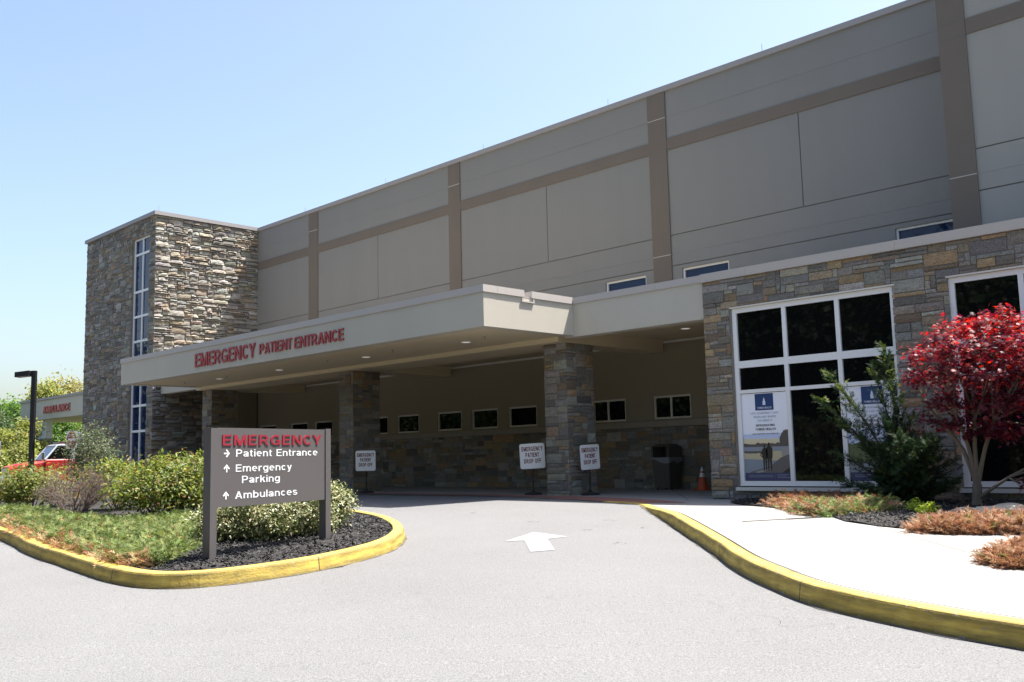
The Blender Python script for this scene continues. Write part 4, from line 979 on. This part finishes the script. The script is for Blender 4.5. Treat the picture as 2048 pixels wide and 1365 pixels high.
# ------------------------------------------------------------------ planting
def sphere_pts(n, flat=1.0, up=-.2):
    v = unit(RNG.normal(size=(n*3, 3))); v = v[v[:, 2] > up][:n]; return v
def twigs(name, base, tips, r0, m, parent, sag=.0, n=5, seg=4):
    b = MB(); base = np.array(base)
    for t_ in tips:
        s = base+np.array([random.uniform(-.08, .08), random.uniform(-.08, .08), 0]); t_ = np.array(t_)
        mid = s+(t_-s)*.5+np.array([random.uniform(-.06, .06), random.uniform(-.06, .06), random.uniform(0, .1)])
        P = [s+(mid-s)*k/2 for k in range(2)]+[mid+(t_-mid)*k/2 for k in range(3)]
        b.tube(P, [r0, r0*.85, r0*.65, r0*.5, r0*.3], n)
    return b.build(name, m, parent)
def shrub(name, x, y, z, rx, ry, h, nc, nl, ls, cols, label, cat='shrub', group=None, m=None, leg=.25, spread=.12, up=.5, seed=1, w=None, shape=LEAF_SH, stem=14, stemr=.012):
    t = thing(name, (x, y, z), label, cat, group)
    v = sphere_pts(nc, up=-.8); r = RNG.uniform(.45, 1.0, (nc, 1))**.6*(1+.18*np.sin(v[:, :1]*5+seed)+.15*np.sin(v[:, 1:2]*7+seed*2))
    C = v*r*np.array([rx, ry, h*(1-leg)/2]); C[:, 2] += h*leg+h*(1-leg)/2; C += np.array([x, y, z])
    k = RNG.integers(0, nc, nl); n = nl
    P = C[k]+RNG.normal(size=(n, 3))*spread*np.array([1, 1, .7]); P[:, 2] = np.maximum(P[:, 2], z+.03)
    N = unit(v[k]*.6+RNG.normal(size=(n, 3))*.55+np.array([0, 0, up])); T = unit(v[k]+RNG.normal(size=(n, 3))*.6)
    shade = RNG.uniform(.75, 1.25, nc)[k][:, None]
    leaves('foliage', P, N, ls*RNG.uniform(.6, 1.3, n), *shape, m or LEAF, tints(n, *cols, w=w)*shade, T, t)
    tips = C[RNG.integers(0, nc, stem)]; twigs('stems', (x, y, z), tips, stemr, TWIG, t)
    return t
Gz = lambda x, y: float(G(x, y))
YG = [(.165, .195, .04), (.095, .14, .03), (.25, .235, .07), (.20, .125, .045)]
YGw = [.42, .33, .17, .08]
GPX = lambda px, py, dz: None
def gp(px, py, dz=.12):
    d = F+RT*(px-1024)/FPX-UP*(py-682.5)/FPX; a, c = 4.0, 60.0
    f_ = lambda t: CAMZ+d[2]*t-float(G(d[0]*t, d[1]*t))-dz
    for _ in range(50):
        mm = (a+c)/2
        if f_(mm) > 0: a = mm
        else: c = mm
    return d[0]*a, d[1]*a
shr = [  # base pixel, half widths, height, clumps, leaves
    ((60, 1022), .72, .60, .80, 75, 5600, YG, 'low spreading yellow green shrub at the left end of the island'),
    ((236, 1024), .48, .5, .92, 50, 3400, YG, 'narrow yellow green shrub between the grey leaved bush and the widest shrub'),
    ((318, 1042), .60, .6, .98, 75, 5800, YG, 'rounded yellow green shrub left of the one behind the sign post'),
    ((384, 1036), .46, .55, 1.08, 65, 4600, YG, 'tallest yellow green shrub directly behind the left sign post')]
for i, (pp, rx, ry, h, nc, nl, cl, lb) in enumerate(shr):
    x, y = gp(*pp); shrub('leafy_shrub', x, y, Gz(x, y)+.1, rx, ry, h, nc, nl, .075, cl, lb, group='yellow green island shrubs', seed=i+2, w=YGw, leg=.2, spread=.13)
x, y = gp(176, 1014); 
shrub('leafy_shrub', x, y, Gz(x, y)+.1, .52, .5, 1.62, 58, 5000, .055, [(.10, .125, .06), (.16, .18, .10), (.07, .09, .045)], 'tall loose grey green shrub in front of the stone tower', seed=9, leg=.2, spread=.12, stem=26)
# bare twiggy shrub
x, y = gp(150, 1034); z = Gz(x, y)+.1
t = thing('bare_shrub', (x, y, z), 'bare brown twiggy shrub between the leafy island shrubs', 'shrub')
b = MB()
def branch(p, d, L, r, lev):
    q = p+d*L; b.tube([p, (p+q)/2+np.array([random.uniform(-.02, .02)]*3), q], [r, r*.8, r*.55], 4, False)
    if lev:
        for k in range(random.randint(2, 4)):
            dd = unit(d+np.array([random.gauss(0, .5), random.gauss(0, .5), random.gauss(.1, .4)])); s_ = p+(q-p)*random.uniform(.45, 1); branch(s_, dd, L*random.uniform(.55, .8), r*.6, lev-1)
for k in range(28):
    a = random.uniform(0, 6.28); branch(np.array([x+.1*math.cos(a), y+.1*math.sin(a), z]), unit(np.array([math.cos(a)*random.uniform(.3, 1.1), math.sin(a)*random.uniform(.3, 1.1), 1.0])), random.uniform(.30, .46), .011, 4)
b.build('twigs', mat('twig_grey', (.16, .12, .105), .9), t)
n = 500; P = np.array([x, y, z+.65])+RNG.normal(size=(n, 3))*np.array([.32, .32, .2]); leaves('foliage', P, RNG.normal(size=(n, 3))+np.array([0, 0, 1]), .045, *LEAF_SH, LEAF, tints(n, (.2, .2, .05), (.22, .12, .06)), None, t)
# variegated shrubs behind the sign
CR = [(.34, .33, .17), (.23, .25, .10), (.07, .10, .03), (.42, .40, .24)]
for i, (pp, r, h, lb) in enumerate((((446, 1082), .40, .58, 'cream and green variegated shrub behind the left sign post'), ((520, 1080), .42, .68, 'variegated shrub under the sign panel, left of its middle'),
                                  ((598, 1071), .44, .70, 'shaded variegated shrub under the right half of the sign panel'), ((650, 1060), .30, .66, 'variegated shrub showing past the right sign post'))):
    p = gp(*pp, .15)
    shrub('variegated_shrub', p[0], p[1], Gz(*p)+.1, r, r*.95, h, 90, 7000, .05, CR, lb, group='variegated shrubs behind the sign', m=LEAF_D, leg=.0, spread=.075, seed=20+i, w=[.28, .28, .34, .10], stem=8)
# creeping juniper carpet with a browned edge
JU = np.array([gp(*p) for p in [(-40, 1040), (0, 1053), (60, 1082), (120, 1103), (180, 1122), (240, 1137), (290, 1140), (330, 1132), (392, 1108), (412, 1086), (404, 1060), (395, 1038), (330, 1046), (250, 1046), (170, 1046), (120, 1034), (60, 1024), (0, 1024), (-40, 1022)]])
def in_poly(poly, n):
    lo, hi = poly.min(0), poly.max(0); o = np.zeros((0, 2))
    while len(o) < n:
        q = RNG.uniform(lo, hi, (n*2, 2)); o = np.vstack([o, q[inside(poly, q[:, 0], q[:, 1])]])
    return o[:n]
def fbm(x, y, s=1.0):
    return (np.sin(x*2.1*s+1.3)*np.cos(y*1.7*s)+.6*np.sin(x*4.7*s+y*3.1*s)+.4*np.cos(y*9.1*s-x*5.3*s))/2
def carpet(name, poly, n, hgt, size, colf, label=None, cat=None, kind=None, upw=.45, group=None, zf=None):
    q = in_poly(poly, n); x, y = q[:, 0], q[:, 1]; ed = np.minimum(dist_poly(poly, x, y)/.18, 1)
    hz = hgt*ed*(.62+.38*fbm(x, y))*RNG.uniform(.25, 1.0, n)
    z = (zf or ISL)(x, y)+.01+hz
    a = RNG.uniform(0, 2*math.pi, n)+.8*fbm(y, x, .6); T = np.c_[np.cos(a), np.sin(a), RNG.uniform(.05, upw*2, n)]
    N = np.c_[RNG.normal(size=(n, 2))*.5, np.ones(n)]
    o = leaves(name, np.c_[x, y, z], N, size*RNG.uniform(.6, 1.35, n), *SPRIG, NEEDLE, colf(x, y, n), T)
    return reg(o, label, cat, group, kind)
fe = np.array([gp(*p) for p in [(-40, 1040), (0, 1053), (60, 1082), (120, 1103), (180, 1122), (240, 1137), (290, 1140)]])
def jcol(x, y, n):
    d = np.full(n, 9.0)
    for i in range(len(fe)-1):
        a, b_ = fe[i], fe[i+1]; ab = b_-a; t_ = np.clip(((x-a[0])*ab[0]+(y-a[1])*ab[1])/(ab@ab), 0, 1); d = np.minimum(d, np.hypot(x-a[0]-t_*ab[0], y-a[1]-t_*ab[1]))
    brown = RNG.uniform(0, 1, n) < np.clip(1.05-(d+.12*fbm(x, y, 2))/.30, .025, .9)
    g = tints(n, (.125, .165, .05), (.18, .205, .07), (.085, .12, .042)); br = tints(n, (.30, .17, .085), (.24, .12, .06), (.36, .24, .13))
    return np.where(brown[:, None], br, g)
carpet('creeping_juniper', JU, 21000, .17, .13, jcol, 'carpet of green creeping juniper with a browned edge along the yellow kerb', 'ground cover', 'stuff')
# mulch
def chips(name, poly, n, zf, cols, label, hole=None):
    q = in_poly(np.asarray(poly)[:, :2], n); x, y = q[:, 0], q[:, 1]
    if hole is not None:
        k = ~inside(hole, x, y); x, y = x[k], y[k]
    n = len(x); z = zf(x, y)+RNG.uniform(.002, .03, n)
    sh = [(-.5, -.12, 0), (.5, -.16, .05), (.45, .14, .02), (-.45, .12, 0), (-.5, -.12, -.12), (.5, -.16, -.12)]
    o = leaves(name, np.c_[x, y, z], np.c_[RNG.normal(size=(n, 2))*.45, np.ones(n)], RNG.uniform(.018, .06, n), sh, [(0, 1, 2, 3), (0, 4, 5, 1)], CHIP, tints(n, *cols, jit=.5))
    return reg(o, label, 'mulch', None, 'stuff')
inner = np.array([p for p in isl])
def shrinkp(poly, d):
    P = np.asarray(poly)[:, :2]; nx = np.roll(P, -1, 0)-np.roll(P, 1, 0); nr = unit(np.c_[-nx[:, 1], nx[:, 0]]); return P+nr*d
isl_in = shrinkp(isl, .09)
def isl_z(x, y): return ISL(x, y)-.01+.05*np.clip(dist_poly(isl, x, y)/.8, 0, 1)+.012*fbm(x, y, 2.5)
reg(sheet('mulch_bed', isl_in, .16, isl_z, MULCHM), kind='structure')
MC = [(.014, .013, .013), (.024, .021, .021), (.042, .038, .038), (.008, .0075, .0075)]
near = shrinkp(isl, .2); near = near[near[:, 0] > -17]
chips('mulch_chips', near, 26000, isl_z, MC, 'black shredded mulch on the island around the sign', JU)
def bed_z(x, y): return SW(x, y)+.018+.03*np.clip(dist_poly(BED1, x, y)/.5, 0, 1)+.01*fbm(x, y, 3)
reg(sheet('mulch_bed', BED1, .14, bed_z, MULCHM), kind='structure')
B1 = np.array(BED1); B1 = np.where(B1[:, :1] > -3, np.c_[np.full(len(B1), -3.0), B1[:, 1]], B1)
chips('mulch_chips', B1, 12000, bed_z, MC, 'black shredded mulch under the red maple')
def bed2_z(x, y): return SW(x, y)+.018+.03*np.clip(dist_poly(BED2, x, y)/.5, 0, 1)
reg(sheet('mulch_bed', BED2, .14, bed2_z, MULCHM), kind='structure')
reg(sheet('mulch_bed', shrinkp(ISL2, .1), .3, lambda x, y: G(x, y)+.13, MULCHM), kind='structure')
# browned junipers on the right
BR = lambda gw: (lambda x, y, n: np.where((RNG.uniform(0, 1, n) < gw(x, y))[:, None], tints(n, (.16, .20, .06), (.11, .15, .05)), tints(n, (.27, .14, .08), (.20, .10, .055), (.34, .21, .13))))
def sw_poly(pts):
    out = []
    for px, py in pts:
        d = F+RT*(px-1024)/FPX-UP*(py-682.5)/FPX; a, c = 4.0, 40.0
        for _ in range(40):
            mm = (a+c)/2
            if CAMZ+d[2]*mm-float(SW(d[0]*mm, d[1]*mm))-.02 > 0: a = mm
            else: c = mm
        out.append((d[0]*a, d[1]*a))
    return np.array(out)
J1 = sw_poly([(1532, 1010), (1600, 1029), (1660, 1033), (1745, 1030), (1800, 1026), (1790, 1012), (1700, 1004), (1600, 1002), (1545, 1001)])
J2 = sw_poly([(1822, 1062), (1900, 1067), (1990, 1067), (2120, 1067), (2150, 1048), (2050, 1042), (1950, 1046), (1850, 1045)])
J3 = sw_poly([(1962, 1122), (2000, 1132), (2060, 1136), (2170, 1136), (2200, 1100), (2080, 1092), (2010, 1100)])
carpet('spreading_juniper', J1, 5200, .18, .15, BR(lambda x, y: np.clip((x+8.0)*.45, .03, .75)), 'browned spreading juniper turning green at its right end, below the poster window', 'shrub', upw=.75, group='browned junipers', zf=SW)
carpet('spreading_juniper', J2, 5200, .15, .14, BR(lambda x, y: x*0+.04), 'rust brown spreading juniper in front of the red maple', 'shrub', upw=.75, group='browned junipers', zf=SW)
carpet('spreading_juniper', J3, 3600, .16, .14, BR(lambda x, y: x*0+.03), 'rust brown juniper in the small bed cut off by the right edge', 'shrub', upw=.75, group='browned junipers', zf=SW)
for pp, r, lb in (((1832, 1026), .11, 'small lime green plant in the dark mulch, the left of two'), ((1857, 1033), .10, 'small lime green plant nearer the browned juniper, the right of two')):
    x, y = sw_poly([pp])[0]
    shrub('lime_plant', x, y, float(SW(x, y))+.02, r, r, .16, 22, 500, .045, [(.34, .40, .05), (.26, .34, .05)], lb, 'plant', 'lime green plants', leg=.05, spread=.035, stem=6, stemr=.004)
# boulder
t = MB(); bm = bmesh.new(); bmesh.ops.create_icosphere(bm, subdivisions=4, radius=1)
for v in bm.verts:
    c = v.co; k = 1+.10*math.sin(c.x*4+1)+.08*math.sin(c.y*6+c.z*5)+.05*math.sin(c.x*11+c.y*9); c.x *= k*.62; c.y *= k*.32; c.z = max(-.3, min(.62+.06*math.sin(c.x*9), c.z))*k*.28
bm.verts.index_update(); t.add([v.co[:] for v in bm.verts], [[v.index for v in f.verts] for f in bm.faces]); bm.free()
o = t.build('boulder', mat('boulder_tan', (.52, .45, .35), .9, .5, 5, col2=(.36, .31, .25), bump=.8, bscale=20)); o.location = (-4.62, 14.0, -.03); o.scale = (1, .9, .8); o.rotation_euler = (0, 0, .35)
reg(o, 'flat topped tan boulder behind the red maple trunk', 'boulder')

# dark conifer in front of the poster window
cb_ = np.array([-6.55, 15.55, .0])
t = thing('conifer', tuple(cb_), 'dark spreading conifer with yellow green tips in front of the window poster', 'conifer')
tips = [(-7.70, 15.45, 2.20), (-7.82, 15.4, 1.74), (-6.74, 15.6, 2.55), (-6.9, 15.5, 2.2), (-7.35, 15.35, 1.30), (-7.55, 15.3, .86), (-7.5, 15.25, .42), (-6.6, 15.5, 1.9), (-6.4, 15.6, 1.4),
        (-6.1, 15.4, 1.0), (-5.85, 15.5, .7), (-5.7, 15.4, .40), (-6.8, 15.1, .75), (-6.4, 15.05, .6), (-6.0, 15.05, .45), (-7.0, 15.1, .32), (-6.65, 15.3, 1.35), (-6.3, 15.9, 1.1), (-7.1, 15.7, .9), (-6.7, 15.2, 1.0), (-6.3, 15.2, .85), (-5.9, 15.2, .28), (-6.7, 15.0, .3), (-6.45, 15.1, .35)]
tips += [(-6.5+random.uniform(-.45, .75), 15.3+random.uniform(-.3, .4), random.uniform(.25, 1.15)) for _ in range(22)]
b = MB(); PP = []; TT = []; FF = []
for tp_ in tips:
    tp_ = np.array(tp_); k = np.array([cb_[0]+(tp_[0]-cb_[0])*.15, cb_[1]+(tp_[1]-cb_[1])*.15, tp_[2]*.45]); s = cb_+np.array([random.uniform(-.1, .1), random.uniform(-.1, .1), 0])
    curve = [(1-q)**2*s+2*q*(1-q)*k+q*q*tp_ for q in np.linspace(0, 1, 9)]
    b.tube(curve, list(np.linspace(.028, .006, 9)), 5)
    L_ = np.linalg.norm(tp_-s)
    for q in RNG.uniform(.18, 1.02, int(112*L_)):
        p = (1-q)**2*s+2*q*(1-q)*k+q*q*tp_; tg = unit(2*(1-q)*(k-s)+2*q*(tp_-k))
        sp = (.085*(1.1-q)+.025); off = RNG.normal(size=3)*sp*np.array([1, 1, .7]); PP.append(p+off); TT.append(unit(tg*1.0+off*3.0+RNG.normal(size=3)*.25)); FF.append(q*L_/1.6)
b.build('branches', DKBARK, t)
PP = np.array(PP); TT = np.array(TT); n = len(PP); FF = np.array(FF)
yl = (RNG.uniform(0, 1, n) < np.clip((FF-.6)*.45, .02, .30))[:, None]
leaves('foliage', PP, RNG.normal(size=(n, 3))+np.array([0, -.3, .6]), RNG.uniform(.09, .18, n), *SPRIG, NEEDLE, np.where(yl, tints(n, (.15, .18, .04), (.09, .13, .03)), tints(n, (.024, .047, .019), (.036, .062, .025), (.017, .034, .016))), TT, t)

# red japanese maple
mb_ = np.array([-5.28, 15.0, -.06])
t = thing('japanese_maple', tuple(mb_), 'red leaved japanese maple with pale forked trunk at the right', 'tree')
pads = []
def pad(x, y, z, rx, ry, rz): pads.append((x, y, z, rx, ry, rz))
for a in [(-5.55, 14.9, 2.72, .42, .40, .15), (-5.05, 15.0, 2.80, .45, .45, .14), (-4.6, 15.0, 2.66, .45, .5, .16), (-5.95, 14.9, 2.42, .40, .45, .16), (-5.35, 14.7, 2.45, .55, .5, .17), (-4.75, 14.7, 2.35, .55, .5, .18),
          (-6.05, 14.95, 2.05, .36, .45, .16), (-5.5, 14.6, 2.05, .55, .45, .18), (-4.9, 14.6, 1.98, .55, .5, .18), (-4.3, 14.9, 2.2, .5, .5, .2), (-5.75, 14.8, 1.62, .36, .4, .10), (-5.0, 14.8, 1.55, .42, .45, .17), (-4.5, 14.8, 1.62, .5, .5, .17),
          (-5.7, 14.9, 1.30, .40, .32, .08), (-5.05, 14.8, 1.2, .38, .4, .12), (-4.6, 14.8, 1.15, .42, .4, .14), (-4.25, 14.8, .75, .26, .3, .10), (-4.05, 14.8, 1.8, .5, .5, .25), (-4.1, 15.0, 2.5, .45, .45, .2), (-4.5, 14.7, .48, .22, .22, .06), (-3.7, 14.9, 1.2, .45, .4, .2),
          (-5.3, 15.4, 2.4, .6, .4, .25), (-4.6, 15.4, 2.2, .6, .4, .25), (-5.6, 15.3, 1.9, .4, .3, .2)]: pad(*a)
b = MB(); fork = np.array([-5.24, 15.0, .38])
b.tube([mb_+(0, 0, -.1), mb_+(.0, 0, .04), mb_+(.02, 0, .2), fork], [.105, .085, .07, .066], 9)
stems = [(-5.62, 14.95, 1.25), (-5.38, 14.85, 1.35), (-5.16, 14.9, 1.35), (-4.92, 14.95, 1.3), (-5.25, 15.15, 1.4)]
ends = []
for s_ in stems:
    s_ = np.array(s_); k = fork+(s_-fork)*.45+np.array([random.uniform(-.03, .03), 0, .12]); b.tube([fork-(0, 0, .04), fork+(k-fork)*.5, k, s_], [.042, .034, .03, .024], 7); ends.append(s_)
b.tube([mb_+(.03, 0, .22), (-5.0, 14.9, .32), (-4.75, 14.85, .48), (-4.4, 14.8, .66), (-4.1, 14.8, .8)], [.03, .024, .02, .016, .01], 6)
for (x, y, z, rx, ry, rz) in pads:
    c = np.array([x, y, z]); e = min(ends, key=lambda q: np.linalg.norm(q-c)-.3*(q[2] < z)); 
    if z < 1.0: e = np.array([-4.75, 14.85, .48])
    m2 = (e+c)/2+np.array([random.uniform(-.08, .08), random.uniform(-.08, .08), -.05]); b.tube([e, m2, c], [.018, .012, .006], 5)
    for j in range(5):
        a = random.uniform(0, 6.28); b.tube([m2 if j % 2 else c, c+np.array([rx*.7*math.cos(a), ry*.7*math.sin(a), random.uniform(-.05, .03)])], [.007, .003], 4)
b.build('trunk', BARK, t)
pads = [(x+.20, y, z, rx*.90, ry, rz*.85) for x, y, z, rx, ry, rz in pads]
for (x, y, z, rx, ry, rz) in list(pads):
    for j in range(3):
        a = random.uniform(0, 6.28); pads.append((x+rx*.98*math.cos(a), y+ry*1.0*math.sin(a), z+random.uniform(-.12, .12), .13, .13, .05))
PP = []; NN = []; CC = []
for (x, y, z, rx, ry, rz) in pads:
    n = int(350*(rx*ry/.2)**.8); a = RNG.uniform(0, 2*math.pi, n); r = np.sqrt(RNG.uniform(0, 1, n))*(1+.28*np.sin(a*4+x*9)+.15*np.sin(a*9+z*7))
    P = np.c_[x+rx*r*np.cos(a), y+ry*r*np.sin(a), z+rz*RNG.normal(size=n)*.65-.12*r*r*.6]; PP.append(P)
    NN.append(np.c_[np.cos(a)*r*.5, np.sin(a)*r*.5, np.ones(n)*.9]+RNG.normal(size=(n, 3))*.42)
    q = RNG.uniform(0, 1); sunlit_top = np.clip((z-1.7)*.6, .08, .58)  # more bright red leaves higher up, painting in sun through the top
    bright = (RNG.uniform(0, 1, n) < sunlit_top)[:, None]
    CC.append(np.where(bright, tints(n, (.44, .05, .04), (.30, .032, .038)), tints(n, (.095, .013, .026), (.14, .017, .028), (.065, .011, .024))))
PP = np.vstack(PP); n = len(PP)
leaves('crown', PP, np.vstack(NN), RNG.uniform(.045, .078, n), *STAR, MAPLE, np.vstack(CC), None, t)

# ------------------------------------------------------------------ trees: beyond the canopy, and the grove across the drive mirrored in the glass
def tree(name, x, y, h, cr, cols, label, group, nl=5000, ls=.5, tr=.25, zb=None, crown0=.3, conic=False, lean=0):
    z = Gz(x, y)-.1 if zb is None else zb
    t = thing(name, (x, y, z), label, 'tree', group)
    b = MB(); b.tube([(x, y, z), (x+.1, y, z+h*.35), (x, y+.1, z+h*.8)], [tr, tr*.75, tr*.2], 8)
    nc = 34; v = sphere_pts(nc, up=-.6); r = RNG.uniform(.35, 1, (nc, 1))**.5
    ch = h*(1-crown0)
    C = v*r*np.array([cr, cr, ch/2])
    if conic: C[:, :2] *= np.clip(1.15-(C[:, 2:3]/ch+.5), .1, 1)
    C += np.array([x, y, z+h*crown0+ch/2])
    for c in C[:16]:
        s = np.array([x, y, z+h*random.uniform(.25, .55)]); b.tube([s, (s+c)/2+np.array([0, 0, .2]), c], [tr*.35, tr*.22, tr*.08], 5)
    b.build('trunk', DKBARK, t)
    k = RNG.integers(0, nc, nl); P = C[k]+RNG.normal(size=(nl, 3))*cr*.19; N = v[k]*.5+RNG.normal(size=(nl, 3))*.6+np.array([0, 0, .4])
    sh = RNG.uniform(.75, 1.25, nc)[k][:, None]
    leaves('crown', P, N, ls*RNG.uniform(.6, 1.3, nl), *QUAD_SH, LEAF, tints(nl, *cols)*sh, None, t); return t
GR1 = [(.09, .17, .03), (.13, .21, .04), (.06, .12, .025)]; GR2 = [(.20, .22, .05), (.15, .18, .045), (.26, .26, .08)]; GR3 = [(.07, .11, .04), (.10, .14, .055), (.05, .085, .035)]
for px, d, top, cr, cl, lb, kw in (
    (10, 78, 812, 2.6, GR1, 'bright green tree left of the ambulance canopy', {}),
    (48, 68, 850, 1.7, GR2, 'yellow green tree low beside the ambulance canopy pillar', dict(crown0=.1)),
    (-30, 72, 835, 2.4, GR3, 'dark green tree at the far left edge', dict(crown0=.12)),
    (22, 60, 892, 1.5, GR2, 'low yellow green tree behind the white railing', dict(crown0=.05)),
    (92, 125, 757, 3.6, GR2, 'pale yellow conical tree rising behind the ambulance canopy', dict(conic=True, crown0=.15)),
    (142, 130, 752, 3.8, [(.28, .26, .09), (.22, .2, .07)], 'sparse yellow tree behind the canopy beside the tower', dict(nl=4500, crown0=.35)),
    (112, 95, 838, 3.2, GR1, 'bright green tree seen under the ambulance canopy', dict(crown0=.05)),
    (150, 98, 842, 3.2, GR2, 'yellow green tree under the ambulance canopy next to the tower', dict(crown0=.05)),
    (60, 140, 815, 4.5, GR1, 'distant green tree behind the ambulance canopy pillar', dict(crown0=.1))):
    p = D3(px, top, d); tree('broadleaf_tree', p[0], p[1], p[2]-Gz(p[0], p[1])+.1, cr, cl, lb, 'trees beyond the ambulance canopy', **{**dict(nl=11000, ls=.0022*d+.04), **kw})
h_ = thing('reflection_hedge', (-25, -5.5, -.8), 'unseen leafy row added across the drive to darken the reflections in the glass', 'reflection_hedge')  # unseen, added so the sunlit road drops out of the glass reflections
n = 30000; P = np.c_[RNG.uniform(-75, 25, n), -5.5+RNG.normal(size=n)*.45, -1.0+RNG.uniform(0, 3.4, n)]; leaves('foliage', P, RNG.normal(size=(n, 3))+np.array([0, .4, .6]), RNG.uniform(.14, .3, n), *QUAD_SH, LEAF, tints(n, *GR3), None, h_)
b = MB(); b.box(-75, 25, -5.7, -5.3, -1.6, 2.1); b.build('stems', DKBARK, h_)  # solid box as core of the added screen, not single stems
grove = [(-14, -9, 11), (-20, -13, 13.5), (-26, -9, 12), (-33, -14, 11.5), (-40, -10, 10), (-47, -16, 11), (-55, -11, 10), (-63, -15, 11), (-71, -9, 11), (-80, -6, 12), (-88, 0, 11), (-96, -10, 13), (-30, -6, 9.5), (-36, -18, 11.5), (-50, -9, 9), (-44, -7, 8.5), (-60, -8, 9), (-67, -16, 11),
         (-7, -14, 11), (0, -17, 11), (8, -13, 10), (16, -16, 11), (24, -8, 9), (-17, -20, 13.5), (-27, -22, 13), (-42, -24, 12), (-58, -24, 12)]
tr0 = None
for i, (x, y, h) in enumerate(grove):
    if i < 3:
        h0 = (11, 13.5, 12)[i]
        o = tree('broadleaf_tree', x, y, h0, 4.6, [(.035, .06, .02), (.055, .08, .03), (.025, .045, .015)], 'dark green tree in the grove across the drive', 'grove across the drive', nl=12000, ls=.42, tr=.38, crown0=.05)
        if i == 0: tr0 = []
        tr0.append(o)
    else:
        o = copy_tree(tr0[i % 3]); o.location = (x, y, Gz(x, y)-.1); o.rotation_euler = (0, 0, i*1.3); s_ = h/(11, 13.5, 12)[i % 3]; o.scale = (s_, s_, s_)
